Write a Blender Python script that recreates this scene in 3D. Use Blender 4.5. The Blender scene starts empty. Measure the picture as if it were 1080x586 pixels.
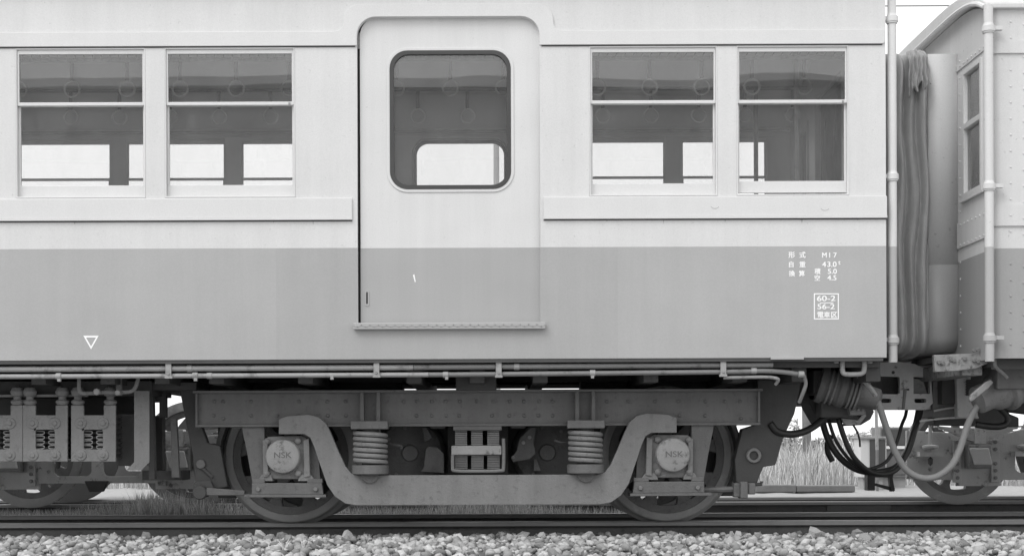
import bpy, bmesh, math, random
from math import sin, cos, pi, radians, sqrt
from mathutils import Matrix, Vector
import numpy as np
random.seed(7); rng = np.random.default_rng(7)
scene = bpy.context.scene
COL = scene.collection

# ------------------------------------------------------------------ camera
CAM_Y, CAM_Z, F, CX, CY, ROLL = -8.72, 0.518, 1500.0, 522.0, 468.0, -0.0037
cam_d = bpy.data.cameras.new('camera'); cam = bpy.data.objects.new('camera', cam_d); COL.objects.link(cam)
cam_d.sensor_width = 36; cam_d.lens = 36*F/1080; cam_d.clip_end = 2000
cam_d.shift_x = (540-CX)/1080; cam_d.shift_y = (CY-293)/1080
cam.matrix_world = Matrix.Translation((0, CAM_Y, CAM_Z)) @ Matrix.Rotation(pi/2, 4, 'X') @ Matrix.Rotation(ROLL, 4, 'Z')
scene.camera = cam
# ------------------------------------------------------------------ sky and sun (bright overcast, black-and-white film)
SUN_EL, SUN_AZ = radians(52), radians(222)      # azimuth clockwise from +Y: behind the photographer, slightly left
world = bpy.data.worlds.new('World'); scene.world = world; world.use_nodes = True
nt = world.node_tree; nt.nodes.clear()
sky = nt.nodes.new('ShaderNodeTexSky'); sky.sky_type = 'NISHITA'; sky.sun_disc = False
sky.sun_elevation = SUN_EL; sky.sun_rotation = SUN_AZ; sky.air_density = 1.0; sky.dust_density = 2.0; sky.ozone_density = 1.0
bw = nt.nodes.new('ShaderNodeRGBToBW'); bg = nt.nodes.new('ShaderNodeBackground'); out = nt.nodes.new('ShaderNodeOutputWorld')
# an even overcast layer with faint cloud mottling, through which the clear sky shows a little
wc = nt.nodes.new('ShaderNodeTexCoord'); cn = nt.nodes.new('ShaderNodeTexNoise'); cn.inputs['Scale'].default_value = 2.2; cn.inputs['Detail'].default_value = 5
cr = nt.nodes.new('ShaderNodeMapRange'); cr.inputs[1].default_value = 0.3; cr.inputs[2].default_value = 0.7; cr.inputs[3].default_value = 5.4; cr.inputs[4].default_value = 6.8
cm = nt.nodes.new('ShaderNodeMix'); cm.data_type = 'FLOAT'; cm.inputs[0].default_value = 0.88
nt.links.new(wc.outputs['Generated'], cn.inputs['Vector']); nt.links.new(cn.outputs['Fac'], cr.inputs[0])
nt.links.new(sky.outputs[0], bw.inputs[0]); nt.links.new(bw.outputs[0], cm.inputs[2]); nt.links.new(cr.outputs[0], cm.inputs[3])
nt.links.new(cm.outputs[0], bg.inputs[0]); nt.links.new(bg.outputs[0], out.inputs[0])
bg.inputs[1].default_value = 0.15
sun_d = bpy.data.lights.new('sun', 'SUN'); sun = bpy.data.objects.new('sun', sun_d); COL.objects.link(sun)
sun_d.energy = 0.9; sun_d.angle = radians(30); sun_d.color = (1, 1, 1)
sd = Vector((sin(SUN_AZ)*cos(SUN_EL), cos(SUN_AZ)*cos(SUN_EL), sin(SUN_EL)))
sun.rotation_euler = sd.to_track_quat('Z', 'Y').to_euler()
scene.view_settings.view_transform = 'Standard'; scene.view_settings.look = 'None'
scene.view_settings.gamma = 1; scene.view_settings.exposure = 0.72
scene.render.engine = 'CYCLES'
scene.cycles.max_bounces = 8; scene.cycles.transparent_max_bounces = 16

# ------------------------------------------------------------------ pixel helpers: a pixel is a direction, d is the depth behind the near car's side
def W(px, py, d=0.0):
    x = (px-CX)/F; y = (CY-py)/F
    D = d-CAM_Y
    return ((x*cos(ROLL)-y*sin(ROLL))*D, (x*sin(ROLL)+y*cos(ROLL))*D+CAM_Z)
def WX(px, py, d=0.0): return W(px, py, d)[0]
def WZ(px, py, d=0.0): return W(px, py, d)[1]
def M(n, d=0.0): return n*(d-CAM_Y)/F

# ------------------------------------------------------------------ materials (all neutral greys: the photograph is black and white)
MATS = {}
def mat(name, base, rough=0.6, var=0.12, scale=6.0, bump=0.0, bscale=60.0, metal=0.0, streak=0.0, rand=0.0, spot=0.0, spotcol=0.05, spotscale=14, spec=0.5, fine=0.07, wave=0.0):
    m = bpy.data.materials.new(name); m.use_nodes = True; t = m.node_tree; N = t.nodes; L = t.links
    p = N['Principled BSDF']; tc = N.new('ShaderNodeTexCoord')
    p.inputs['Roughness'].default_value = rough; p.inputs['Metallic'].default_value = metal
    p.inputs['Specular IOR Level'].default_value = spec
    def math(op, a, b):
        n = N.new('ShaderNodeMath'); n.operation = op
        for i, v in enumerate((a, b)):
            if hasattr(v, 'is_linked'): L.new(v, n.inputs[i])
            else: n.inputs[i].default_value = v
        return n.outputs[0]
    def noise(sc, det=5, vec=None, r=0.6):
        n = N.new('ShaderNodeTexNoise'); n.inputs['Scale'].default_value = sc; n.inputs['Detail'].default_value = det; n.inputs['Roughness'].default_value = r
        L.new(vec if vec else tc.outputs['Object'], n.inputs['Vector']); return n.outputs['Fac']
    n1 = noise(scale)
    v = math('MULTIPLY_ADD', n1, 2*var*base); v.node.inputs[2].default_value = base*(1-var)
    if streak:
        mp = N.new('ShaderNodeMapping'); mp.inputs['Scale'].default_value = (9, 9, 0.5); L.new(tc.outputs['Object'], mp.inputs[0])
        s = noise(1.0, 6, mp.outputs[0], 0.7)
        f = math('MULTIPLY_ADD', s, -2*streak); f.node.inputs[2].default_value = 1+streak
        v = math('MULTIPLY', v, f)
    if spot:
        mr = N.new('ShaderNodeMapRange'); L.new(noise(spotscale, 8, None, 0.7), mr.inputs[0])
        mr.inputs[1].default_value = 0.62-spot*0.2; mr.inputs[2].default_value = 0.70-spot*0.12
        mx = N.new('ShaderNodeMix'); mx.data_type = 'FLOAT'; L.new(mr.outputs[0], mx.inputs[0]); L.new(v, mx.inputs[2]); mx.inputs[3].default_value = spotcol
        v = mx.outputs[0]
    if rand:
        oi = N.new('ShaderNodeNewGeometry') if rand > 0 else N.new('ShaderNodeObjectInfo')
        r = oi.outputs['Random Per Island'] if rand > 0 else oi.outputs['Random']
        f = math('MULTIPLY_ADD', r, 2*abs(rand)); f.node.inputs[2].default_value = 1-abs(rand)
        v = math('MULTIPLY', v, f)
    if fine:
        f = math('MULTIPLY_ADD', noise(130, 3, None, 0.8), 4*fine); f.node.inputs[2].default_value = 1-2*fine
        v = math('MULTIPLY', v, f)
    L.new(v, p.inputs['Base Color'])
    if bump:
        b = N.new('ShaderNodeBump'); b.inputs['Strength'].default_value = bump; b.inputs['Distance'].default_value = 0.01
        L.new(noise(bscale, 4), b.inputs['Height']); L.new(b.outputs[0], p.inputs['Normal'])
        if wave:                                        # slightly buckled sheet metal
            b2 = N.new('ShaderNodeBump'); b2.inputs['Strength'].default_value = wave; b2.inputs['Distance'].default_value = 0.05
            L.new(noise(3.2, 1), b2.inputs['Height']); L.new(b2.outputs[0], b.inputs['Normal'])
    MATS[name] = m; return m
mat('cream_paint', 0.63, 0.42, 0.05, 2.2, 0.05, 30, streak=0.10, wave=0.12, spot=0.04, spotcol=0.5, spotscale=40)
mat('cream_trim', 0.64, 0.45, 0.05, 4, 0.03, 25, streak=0.05)
mat('grey_paint', 0.39, 0.42, 0.05, 2.0, 0.05, 30, streak=0.09, wave=0.12)
mat('grey_paint_patch', 0.368, 0.42, 0.05, 2.0, 0.05, 30, streak=0.09, wave=0.12)
mat('white_paint', 0.9, 0.6, 0.05)
mat('next_cream', 0.60, 0.5, 0.07, 2.5, 0.05, 18, streak=0.12, spot=0.05, spotcol=0.4, spotscale=25)
mat('next_grey', 0.32, 0.5, 0.07, 2.5, 0.05, 18, streak=0.1)
mat('peeling_paint', 0.30, 0.7, 0.3, 9, 0.25, 60, streak=0.6, spot=0.5, spotcol=0.08, spotscale=30)
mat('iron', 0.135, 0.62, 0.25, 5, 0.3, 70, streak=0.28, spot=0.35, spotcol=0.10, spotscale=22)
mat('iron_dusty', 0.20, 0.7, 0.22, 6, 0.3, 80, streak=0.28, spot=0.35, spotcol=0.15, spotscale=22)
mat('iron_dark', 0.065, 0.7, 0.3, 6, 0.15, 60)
mat('steel_light', 0.27, 0.55, 0.15, 8, 0.1, 60, spot=0.3, spotcol=0.14)
mat('cast_light', 0.30, 0.6, 0.18, 10, 0.3, 90, spot=0.35, spotcol=0.12)
mat('conduit', 0.31, 0.5, 0.18, 3, 0.05, 50, spot=0.35, spotcol=0.17, spotscale=9)
mat('tyre_steel', 0.27, 0.55, 0.3, 4, 0.1, 60, spot=0.4, spotcol=0.36, spotscale=5)
mat('rain_mark', 0.40, 0.6, 0.2, 10, streak=0.2)
mat('dull_conduit', 0.19, 0.55, 0.25, 3, 0.05, 50, spot=0.2, spotcol=0.10, spotscale=9)
mat('rubber', 0.018, 0.5, 0.2, 8)
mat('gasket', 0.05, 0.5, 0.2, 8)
mat('hose_grey', 0.22, 0.65, 0.15, 12, 0.08, 80)
mat('canvas', 0.38, 0.85, 0.18, 7, 0.15, 120, streak=0.2)
mat('ceiling_paint', 0.8, 0.6, 0.05, 3)
mat('interior_panel', 0.68, 0.5, 0.1, 4)
mat('floor_lino', 0.3, 0.6, 0.1, 4)
mat('plastic_white', 0.75, 0.4, 0.03)
mat('strap_band', 0.18, 0.7, 0.1)
mat('rail_rust', 0.085, 0.75, 0.3, 12, 0.25, 80, spot=0.3, spotcol=0.05)
mat('rail_head', 0.22, 0.45, 0.15, 10, 0.05, 60, metal=0.2)
mat('ballast', 0.33, 0.9, 0.2, 30, 0.35, 120, rand=0.6)
mat('ballast_single', 0.36, 0.9, 0.18, 30, 0.35, 120, rand=-0.45)
mat('ballast_base', 0.13, 0.95, 0.35, 25, 0.5, 60)
mat('soil', 0.20, 0.95, 0.3, 4, 0.3, 20)
mat('field', 0.34, 0.95, 0.25, 1.5, 0.3, 10)
mat('timber', 0.17, 0.85, 0.3, 10, 0.3, 60, streak=0.2)
mat('grass', 0.46, 0.8, 0.2, 3, rand=0.45)
mat('leaf', 0.28, 0.7, 0.2, 6, rand=0.4)
mat('frame_grey', 0.55, 0.65, 0.2, 5, 0.15, 60, streak=0.15, spot=0.25, spotcol=0.16)
mat('pale_gravel', 0.32, 0.95, 0.25, 9, 0.5, 60, spot=0.3, spotcol=0.25)
mat('hut_wall', 0.6, 0.8, 0.1, 3, streak=0.15)
mat('concrete', 0.36, 0.9, 0.15, 8, 0.2, 50)
def glass():
    m = bpy.data.materials.new('window_glass'); m.use_nodes = True; t = m.node_tree; N = t.nodes; L = t.links
    N.remove(N['Principled BSDF']); o = N['Material Output']
    tr = N.new('ShaderNodeBsdfTransparent'); tr.inputs[0].default_value = (0.95, 0.95, 0.95, 1)
    gl = N.new('ShaderNodeBsdfGlossy'); gl.inputs['Roughness'].default_value = 0.01; gl.inputs[0].default_value = (1, 1, 1, 1)
    fr = N.new('ShaderNodeFresnel'); fr.inputs[0].default_value = 1.52
    tc = N.new('ShaderNodeTexCoord'); no = N.new('ShaderNodeTexNoise'); no.inputs['Scale'].default_value = 1.3; no.inputs['Detail'].default_value = 1
    b = N.new('ShaderNodeBump'); b.inputs['Strength'].default_value = 0.12; b.inputs['Distance'].default_value = 0.02
    L.new(tc.outputs['Object'], no.inputs[0]); L.new(no.outputs[0], b.inputs['Height']); L.new(b.outputs[0], gl.inputs['Normal'])
    mu = N.new('ShaderNodeMath'); mu.operation = 'MULTIPLY'; mu.inputs[1].default_value = 1.5
    L.new(fr.outputs[0], mu.inputs[0])
    mx = N.new('ShaderNodeMixShader'); L.new(mu.outputs[0], mx.inputs[0]); L.new(tr.outputs[0], mx.inputs[1]); L.new(gl.outputs[0], mx.inputs[2])
    # film of dust and smears on the glass
    df = N.new('ShaderNodeBsdfDiffuse'); df.inputs[0].default_value = (.8, .8, .8, 1)
    mp = N.new('ShaderNodeMapping'); mp.inputs['Scale'].default_value = (3, 3, 1.2); mp.inputs['Rotation'].default_value = (0, .4, 0); L.new(tc.outputs['Object'], mp.inputs[0])
    n2 = N.new('ShaderNodeTexNoise'); n2.inputs['Scale'].default_value = 1.6; n2.inputs['Detail'].default_value = 7; n2.inputs['Roughness'].default_value = .65; n2.inputs['Distortion'].default_value = .8; L.new(mp.outputs[0], n2.inputs[0])
    mr = N.new('ShaderNodeMapRange'); mr.inputs[1].default_value = .3; mr.inputs[2].default_value = .72; mr.inputs[3].default_value = .022; mr.inputs[4].default_value = .065; L.new(n2.outputs[0], mr.inputs[0])
    m2 = N.new('ShaderNodeMixShader'); L.new(mr.outputs[0], m2.inputs[0]); L.new(mx.outputs[0], m2.inputs[1]); L.new(df.outputs[0], m2.inputs[2])
    L.new(m2.outputs[0], o.inputs[0]); MATS['window_glass'] = m
glass()

# ------------------------------------------------------------------ object helpers
def tag(o, label=None, cat=None, group=None, kind=None):
    if label: o['label'] = label
    if cat: o['category'] = cat
    if group: o['group'] = group
    if kind: o['kind'] = kind
    return o
ROOT = {}
def empty(name, loc, label, cat, group=None):
    o = bpy.data.objects.new(name, None); COL.objects.link(o); o.location = loc; o.empty_display_size = 0.2
    ROOT[o] = Vector(loc); return tag(o, label, cat, group)
def root_of(o):
    while o.parent: o = o.parent
    return o
def link(name, me, mats, parent=None, bevel=0.0, smooth=False):
    """mesh in world coordinates -> object; children keep their thing's origin"""
    o = bpy.data.objects.new(name, me); COL.objects.link(o)
    for m in (mats if isinstance(mats, (list, tuple)) else [mats]): me.materials.append(MATS[m])
    if parent is not None:
        o.parent = parent; off = ROOT.get(root_of(parent), Vector((0, 0, 0)))
        me.transform(Matrix.Translation(-off))
    if smooth:
        for p in me.polygons: p.use_smooth = True
        if smooth != 'all':
            me.set_sharp_from_angle(angle=radians(38))
    if bevel:
        b = o.modifiers.new('bevel', 'BEVEL'); b.width = bevel; b.segments = 2; b.limit_method = 'ANGLE'; b.angle_limit = radians(40)
        b.harden_normals = False
    return o
class MB:
    def __init__(s): s.v = []; s.f = []
    def add(s, v, f):
        k = len(s.v); s.v += [tuple(p) for p in v]; s.f += [tuple(i+k for i in q) for q in f]; return s
    def box(s, x0, x1, y0, y1, z0, z1):
        if x0 > x1: x0, x1 = x1, x0
        if y0 > y1: y0, y1 = y1, y0
        if z0 > z1: z0, z1 = z1, z0
        return s.add([(x0,y0,z0),(x1,y0,z0),(x1,y1,z0),(x0,y1,z0),(x0,y0,z1),(x1,y0,z1),(x1,y1,z1),(x0,y1,z1)],
                     [(0,3,2,1),(4,5,6,7),(0,1,5,4),(1,2,6,5),(2,3,7,6),(3,0,4,7)])
    def pbox(s, px0, py0, px1, py1, d0, d1):
        """box whose front face (at depth d0) covers a pixel rectangle"""
        ym = (py0+py1)/2; xm = (px0+px1)/2
        return s.box(WX(px0, ym, d0), WX(px1, ym, d0), d0, d1, WZ(xm, py1, d0), WZ(xm, py0, d0))
    def prism(s, pts, y0, y1):
        """polygon in XZ (world) extruded from y0 to y1"""
        a = sum(pts[i][0]*pts[(i+1) % len(pts)][1]-pts[(i+1) % len(pts)][0]*pts[i][1] for i in range(len(pts)))
        if a < 0: pts = pts[::-1]
        n = len(pts)
        v = [(x, y0, z) for x, z in pts]+[(x, y1, z) for x, z in pts]
        f = [tuple(range(n)), tuple(range(2*n-1, n-1, -1))]+[(i, i+n, (i+1) % n+n, (i+1) % n) for i in range(n)]
        return s.add(v, f)
    def pprism(s, pts, d0, d1): return s.prism([W(x, y, d0) for x, y in pts], d0, d1)
    def xprism(s, pts, x0, x1):
        """polygon in YZ extruded along X"""
        a = sum(pts[i][0]*pts[(i+1) % len(pts)][1]-pts[(i+1) % len(pts)][0]*pts[i][1] for i in range(len(pts)))
        if a < 0: pts = pts[::-1]
        n = len(pts)
        v = [(x0, y, z) for y, z in pts]+[(x1, y, z) for y, z in pts]
        f = [tuple(range(n-1, -1, -1)), tuple(range(n, 2*n))]+[(i, (i+1) % n, (i+1) % n+n, i+n) for i in range(n)]
        return s.add(v, f)
    def tube(s, path, r, n=10, cap=True):
        P = [Vector(p) for p in path]; rr = r if isinstance(r, (list, tuple)) else [r]*len(P)
        k = len(s.v); up = None
        for i, p in enumerate(P):
            t = (P[min(i+1, len(P)-1)]-P[max(i-1, 0)])
            if t.length < 1e-9: t = Vector((1, 0, 0))
            t.normalize()
            if up is None:
                up = Vector((0, 0, 1)) if abs(t.z) < 0.9 else Vector((0, 1, 0))
            a = up-t*up.dot(t)
            if a.length < 1e-6: a = t.orthogonal()
            a.normalize(); b = t.cross(a); up = a
            for j in range(n):
                q = p+(a*cos(2*pi*j/n)+b*sin(2*pi*j/n))*rr[i]; s.v.append(tuple(q))
        for i in range(len(P)-1):
            for j in range(n):
                s.f.append((k+i*n+j, k+i*n+(j+1) % n, k+(i+1)*n+(j+1) % n, k+(i+1)*n+j))
        if cap:
            s.f.append(tuple(k+j for j in range(n-1, -1, -1))); e = k+(len(P)-1)*n; s.f.append(tuple(e+j for j in range(n)))
        return s
    def lathe(s, prof, o, axis, n=32, closed=False):
        """profile (r, t) revolved about an axis through o"""
        A = Vector(axis).normalized(); u = A.orthogonal().normalized(); w = A.cross(u); o = Vector(o); k = len(s.v); m = len(prof)
        for j in range(n):
            c, q = cos(2*pi*j/n), sin(2*pi*j/n)
            for r, t in prof: s.v.append(tuple(o+A*t+(u*c+w*q)*r))
        for j in range(n):
            j2 = (j+1) % n
            for i in range(m-1+(1 if closed else 0)):
                i2 = (i+1) % m
                s.f.append((k+j*m+i, k+j2*m+i, k+j2*m+i2, k+j*m+i2))
        return s
    def cyl(s, o, axis, r, h, n=16, ch=0.15):
        c = min(r, h)*ch
        return s.lathe([(0, 0), (r-c, 0), (r, c), (r, h-c), (r-c, h), (0, h)], o, axis, n)
    def build(s, name, m, parent=None, bevel=0.0, smooth=False):
        me = bpy.data.meshes.new(name); me.from_pydata(s.v, [], s.f)
        bm = bmesh.new(); bm.from_mesh(me); bmesh.ops.remove_doubles(bm, verts=bm.verts, dist=1e-6); bmesh.ops.recalc_face_normals(bm, faces=bm.faces); bm.to_mesh(me); bm.free()
        return link(name, me, m, parent, bevel, smooth)
def plate(name, loops, d0, d1, m, parent=None, bevel=0.0):
    """flat plate in the XZ plane with holes; loops are lists of world (x, z); first is the outline"""
    cu = bpy.data.curves.new('tmp', 'CURVE'); cu.dimensions = '2D'; cu.fill_mode = 'BOTH'; cu.extrude = (d1-d0)/2
    for lp in loops:
        sp = cu.splines.new('POLY'); sp.points.add(len(lp)-1); sp.use_cyclic_u = True
        for p, (x, z) in zip(sp.points, lp): p.co = (x, z, 0, 1)
    ob = bpy.data.objects.new('tmp', cu); me = bpy.data.meshes.new_from_object(ob)
    bpy.data.objects.remove(ob); bpy.data.curves.remove(cu)
    me.materials.clear(); me.name = name
    me.transform(Matrix.Translation((0, (d0+d1)/2, 0)) @ Matrix.Rotation(pi/2, 4, 'X'))
    bm = bmesh.new(); bm.from_mesh(me); bmesh.ops.remove_doubles(bm, verts=bm.verts, dist=1e-6); bmesh.ops.recalc_face_normals(bm, faces=bm.faces); bm.to_mesh(me); bm.free()
    return link(name, me, m, parent, bevel)
def rect(x0, z0, x1, z1): return [(x0, z0), (x1, z0), (x1, z1), (x0, z1)]
def rrect(x0, z0, x1, z1, r, corners=(1, 1, 1, 1), n=8):
    """corners: bottom-left, bottom-right, top-right, top-left"""
    P = []
    for (cx, cz, a0, on) in ((x0, z0, pi, corners[0]), (x1, z0, 1.5*pi, corners[1]), (x1, z1, 0, corners[2]), (x0, z1, pi/2, corners[3])):
        if not on: P.append((cx, cz)); continue
        ox = cx+(r if cx == x0 else -r); oz = cz+(r if cz == z0 else -r)
        for i in range(n+1): a = a0+pi/2*i/n; P.append((ox+r*cos(a), oz+r*sin(a)))
    return P
def spline(pts, n=8):
    P = [Vector(p) for p in pts]; out = []
    for i in range(len(P)-1):
        p0 = P[max(i-1, 0)]; p1 = P[i]; p2 = P[i+1]; p3 = P[min(i+2, len(P)-1)]
        for k in range(n):
            t = k/n
            out.append(0.5*((2*p1)+(p2-p0)*t+(2*p0-5*p1+4*p2-p3)*t*t+(3*p1-p0-3*p2+p3)*t**3))
    out.append(P[-1]); return out
def PT(px, py, d): x, z = W(px, py, d); return (x, d, z)
def ptube(pts, r, n=10, seg=6):
    return MB().tube(spline([PT(*p) for p in pts], seg), r, n)

# ================================================================== THE SETTING
# ground: one sheet, lower where the photographer stands
def sheet(name, prof, x0, x1, nx, m, jitter=0.0):
    me = bpy.data.meshes.new(name); v = []; f = []
    for i in range(nx+1):
        x = x0+(x1-x0)*i/nx
        for (y, z) in prof: v.append((x, y, z+random.uniform(-jitter, jitter)))
    k = len(prof)
    for i in range(nx):
        for j in range(k-1): f.append((i*k+j, (i+1)*k+j, (i+1)*k+j+1, i*k+j+1))
    me.from_pydata(v, [], f); o = link(name, me, m, smooth='all'); return tag(o, kind='structure')
ground = sheet('ground', [(-400, -1.2), (-60, -1.2), (-12, -1.15), (-4, -1.1), (-2.7, -1.0), (-1, -0.6), (1.3, -0.45), (3, -0.42), (6, -0.36), (8, -0.26), (14, -0.26), (40, -0.3), (900, -0.3)], -600, 600, 60, 'field')
bed_prof = [(-2.6, -1.0), (-2.2, -0.72), (-1.7, -0.36), (-1.3, -0.19), (-0.9, -0.125), (-0.3, -0.105), (0.3, -0.10), (0.62, -0.105), (0.74, -0.125), (1.0, -0.14), (1.7, -0.14), (1.95, -0.14), (2.4, -0.17), (3.2, -0.19), (3.8, -0.17), (5.0, -0.16), (5.6, -0.18), (6.2, -0.3), (6.8, -0.4)]
ballast_bed = sheet('ballast_bed', bed_prof, -9, 9, 180, 'ballast_base', 0.008)
gravel_path = sheet('gravel_path', [(5.2, -.19), (5.45, -.05), (6.0, -.02), (7.6, 0), (8.4, 0), (9.2, -.3)], -30, 30, 300, 'pale_gravel', 0.010)
def bed_z(y):
    for (a, za), (b, zb) in zip(bed_prof, bed_prof[1:]):
        if a <= y <= b: return za+(zb-za)*(y-a)/(b-a)
    return -0.4
# ballast stones: angular lumps
def stone_mesh(seed):
    r = random.Random(seed); bm = bmesh.new(); bmesh.ops.create_icosphere(bm, subdivisions=1, radius=1.0)
    cuts = []
    for _ in range(7):
        n = Vector((r.gauss(0, 1), r.gauss(0, 1), r.gauss(0, 1))).normalized(); cuts.append((n, r.uniform(0.38, 0.78)))
    sc = Vector((r.uniform(0.9, 1.6), r.uniform(0.8, 1.2), r.uniform(0.6, 1.05)))
    for v in bm.verts:
        c = v.co.copy()
        for n, h in cuts:
            k = c.dot(n)
            if k > h: c -= n*(k-h)
        v.co = Vector((c.x*sc.x, c.y*sc.y, c.z*sc.z))*r.uniform(0.94, 1.06)
    V = np.array([v.co[:] for v in bm.verts]); Fc = np.array([[v.index for v in f.verts] for f in bm.faces]); bm.free(); return V, Fc
STONES = [stone_mesh(100+i) for i in range(14)]
def rot_z(a): c, s = cos(a), sin(a); return np.array([[c, -s, 0], [s, c, 0], [0, 0, 1]])
def rot_x(a): c, s = cos(a), sin(a); return np.array([[1, 0, 0], [0, c, -s], [0, s, c]])
def stones_joined(name, spots, m, parent):
    Vs = []; Fs = []; k = 0
    for (x, y, z, s) in spots:
        V, Fc = STONES[random.randrange(len(STONES))]
        R = rot_z(random.uniform(0, 6.28)) @ rot_x(random.uniform(-0.6, 0.6))
        Vs.append((V*s) @ R.T+np.array([x, y, z])); Fs.append(Fc+k); k += len(V)
    me = bpy.data.meshes.new(name); V = np.concatenate(Vs); Fc = np.concatenate(Fs)
    me.vertices.add(len(V)); me.vertices.foreach_set('co', V.astype(np.float32).ravel())
    me.loops.add(len(Fc)*3); me.loops.foreach_set('vertex_index', Fc.astype(np.int32).ravel())
    me.polygons.add(len(Fc)); me.polygons.foreach_set('loop_start', np.arange(0, len(Fc)*3, 3, dtype=np.int32)); me.polygons.foreach_set('loop_total', np.full(len(Fc), 3, dtype=np.int32))
    me.update(calc_edges=True); me.validate()
    o = link(name, me, m, parent); o['kind'] = 'stuff'; return o
spots = []
# front shoulder, dense and layered
for _ in range(14000):
    x = random.uniform(-5.2, 5.2); y = random.uniform(-1.75, 0.71); s = random.choice([0.012, 0.016, 0.021, 0.026, 0.031, 0.037])*random.uniform(0.85, 1.2)
    spots.append((x, y, bed_z(y)+random.uniform(-0.01, 0.028), s))
for _ in range(5200):      # between and beyond the rails, sparser
    x = random.uniform(-6, 7); y = random.choice([random.uniform(0.88, 1.8), random.uniform(1.95, 3.7), random.uniform(5.0, 6.0), random.uniform(3.98, 4.9)]); s = random.uniform(0.015, 0.03)
    spots.append((x, y, bed_z(y)+random.uniform(-0.01, 0.012), s))
stones_joined('ballast_stones', spots, 'ballast', ballast_bed)
stone_me = []
for V, Fc in STONES:
    me = bpy.data.meshes.new('stone'); me.from_pydata([tuple(v) for v in V], [], [tuple(int(i) for i in f) for f in Fc]); me.materials.append(MATS['ballast_single']); stone_me.append(me)
def stone(x, y, z, s):
    o = bpy.data.objects.new('stone', random.choice(stone_me)); COL.objects.link(o); o.parent = ballast_bed
    o.location = (x, y, z); o.scale = (s, s, s); o.rotation_euler = (random.uniform(-.5, .5), random.uniform(-.5, .5), random.uniform(0, 6.28))
for i in range(285):
    y = random.uniform(-1.35, 0.6); hw = 0.36*(y-CAM_Y); x = random.uniform(-hw, hw)
    stone(x, y, bed_z(y)+random.uniform(0.014, 0.034), random.uniform(0.028, 0.046))
for (px, py, s) in ((858, 560, .06), (855, 573, .034), (273, 558, .05), (297, 562, .044), (468, 559, .045), (553, 560, .048), (155, 560, .045), (120, 561, .04), (365, 565, .05), (905, 576, .05), (1040, 557, .045), (1066, 556, .045), (620, 562, .05), (700, 563, .042), (40, 566, .05)):
    d = 0.45; x, z = W(px, py, d); stone(x, d, bed_z(d)+s*.75, s)

# rails
def rail(y, x0, x1, label, joint=None):
    prof = [(-.0625, 0), (-.0625, .012), (-.02, .027), (-.0075, .04), (-.0075, .105), (-.02, .115), (-.0325, .122), (-.0325, .143), (-.026, .151), (.026, .151), (.0325, .143), (.0325, .122), (.02, .115), (.0075, .105), (.0075, .04), (.02, .027), (.0625, .012), (.0625, 0)]
    prof = [(y+a, b-0.151) for a, b in prof]
    m = MB(); xs = np.linspace(x0, x1, 40); m.xprism(prof, x0, x1)
    o = m.build('rail', ['rail_rust', 'rail_head']); tag(o, label, 'rail', 'rails of the two tracks')
    for p in o.data.polygons:
        if p.center.z > -0.026 or (p.center.z > -0.03 and abs(p.normal.y) > 0.9): p.material_index = 1
    for k in np.arange(x0+0.4, x1, 0.64):        # base plates with clips
        MB().box(k-.05, k+.05, y-.085, y-.02, -.150, -.118).box(k-.03, k+.03, y-.05, y-.02, -.118, -.106).build('rail_clip', 'rail_rust', o)
    if joint is not None:
        MB().box(joint-.28, joint+.28, y-.030, y-.008, -.112, -.036).build('fish_plate', 'rail_rust', o, 0.003)
    return o
rail(0.807, -9, 9, 'rail under the wheels facing the open ballast shoulder')
rail(0.807+1.067, -9, 9, 'rail under the far wheels of the bogie with coil springs')
rail(3.93, -9, 9, 'rail of the empty-looking neighbouring track nearer to the cars', joint=WX(905, 533, 3.93))
rail(3.93+1.067, -9, 9, 'rail of the neighbouring track on its grassy side')
for i in range(22):
    x = -6.6+i*0.64
    o = MB().box(x-.1, x+.1, 3.45, 5.45, -.29, -.153).build('sleeper', 'timber', None, 0.006)
    tag(o, 'weathered timber sleeper under the rails of the neighbouring track', 'sleeper', 'sleepers of the neighbouring track')

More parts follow.
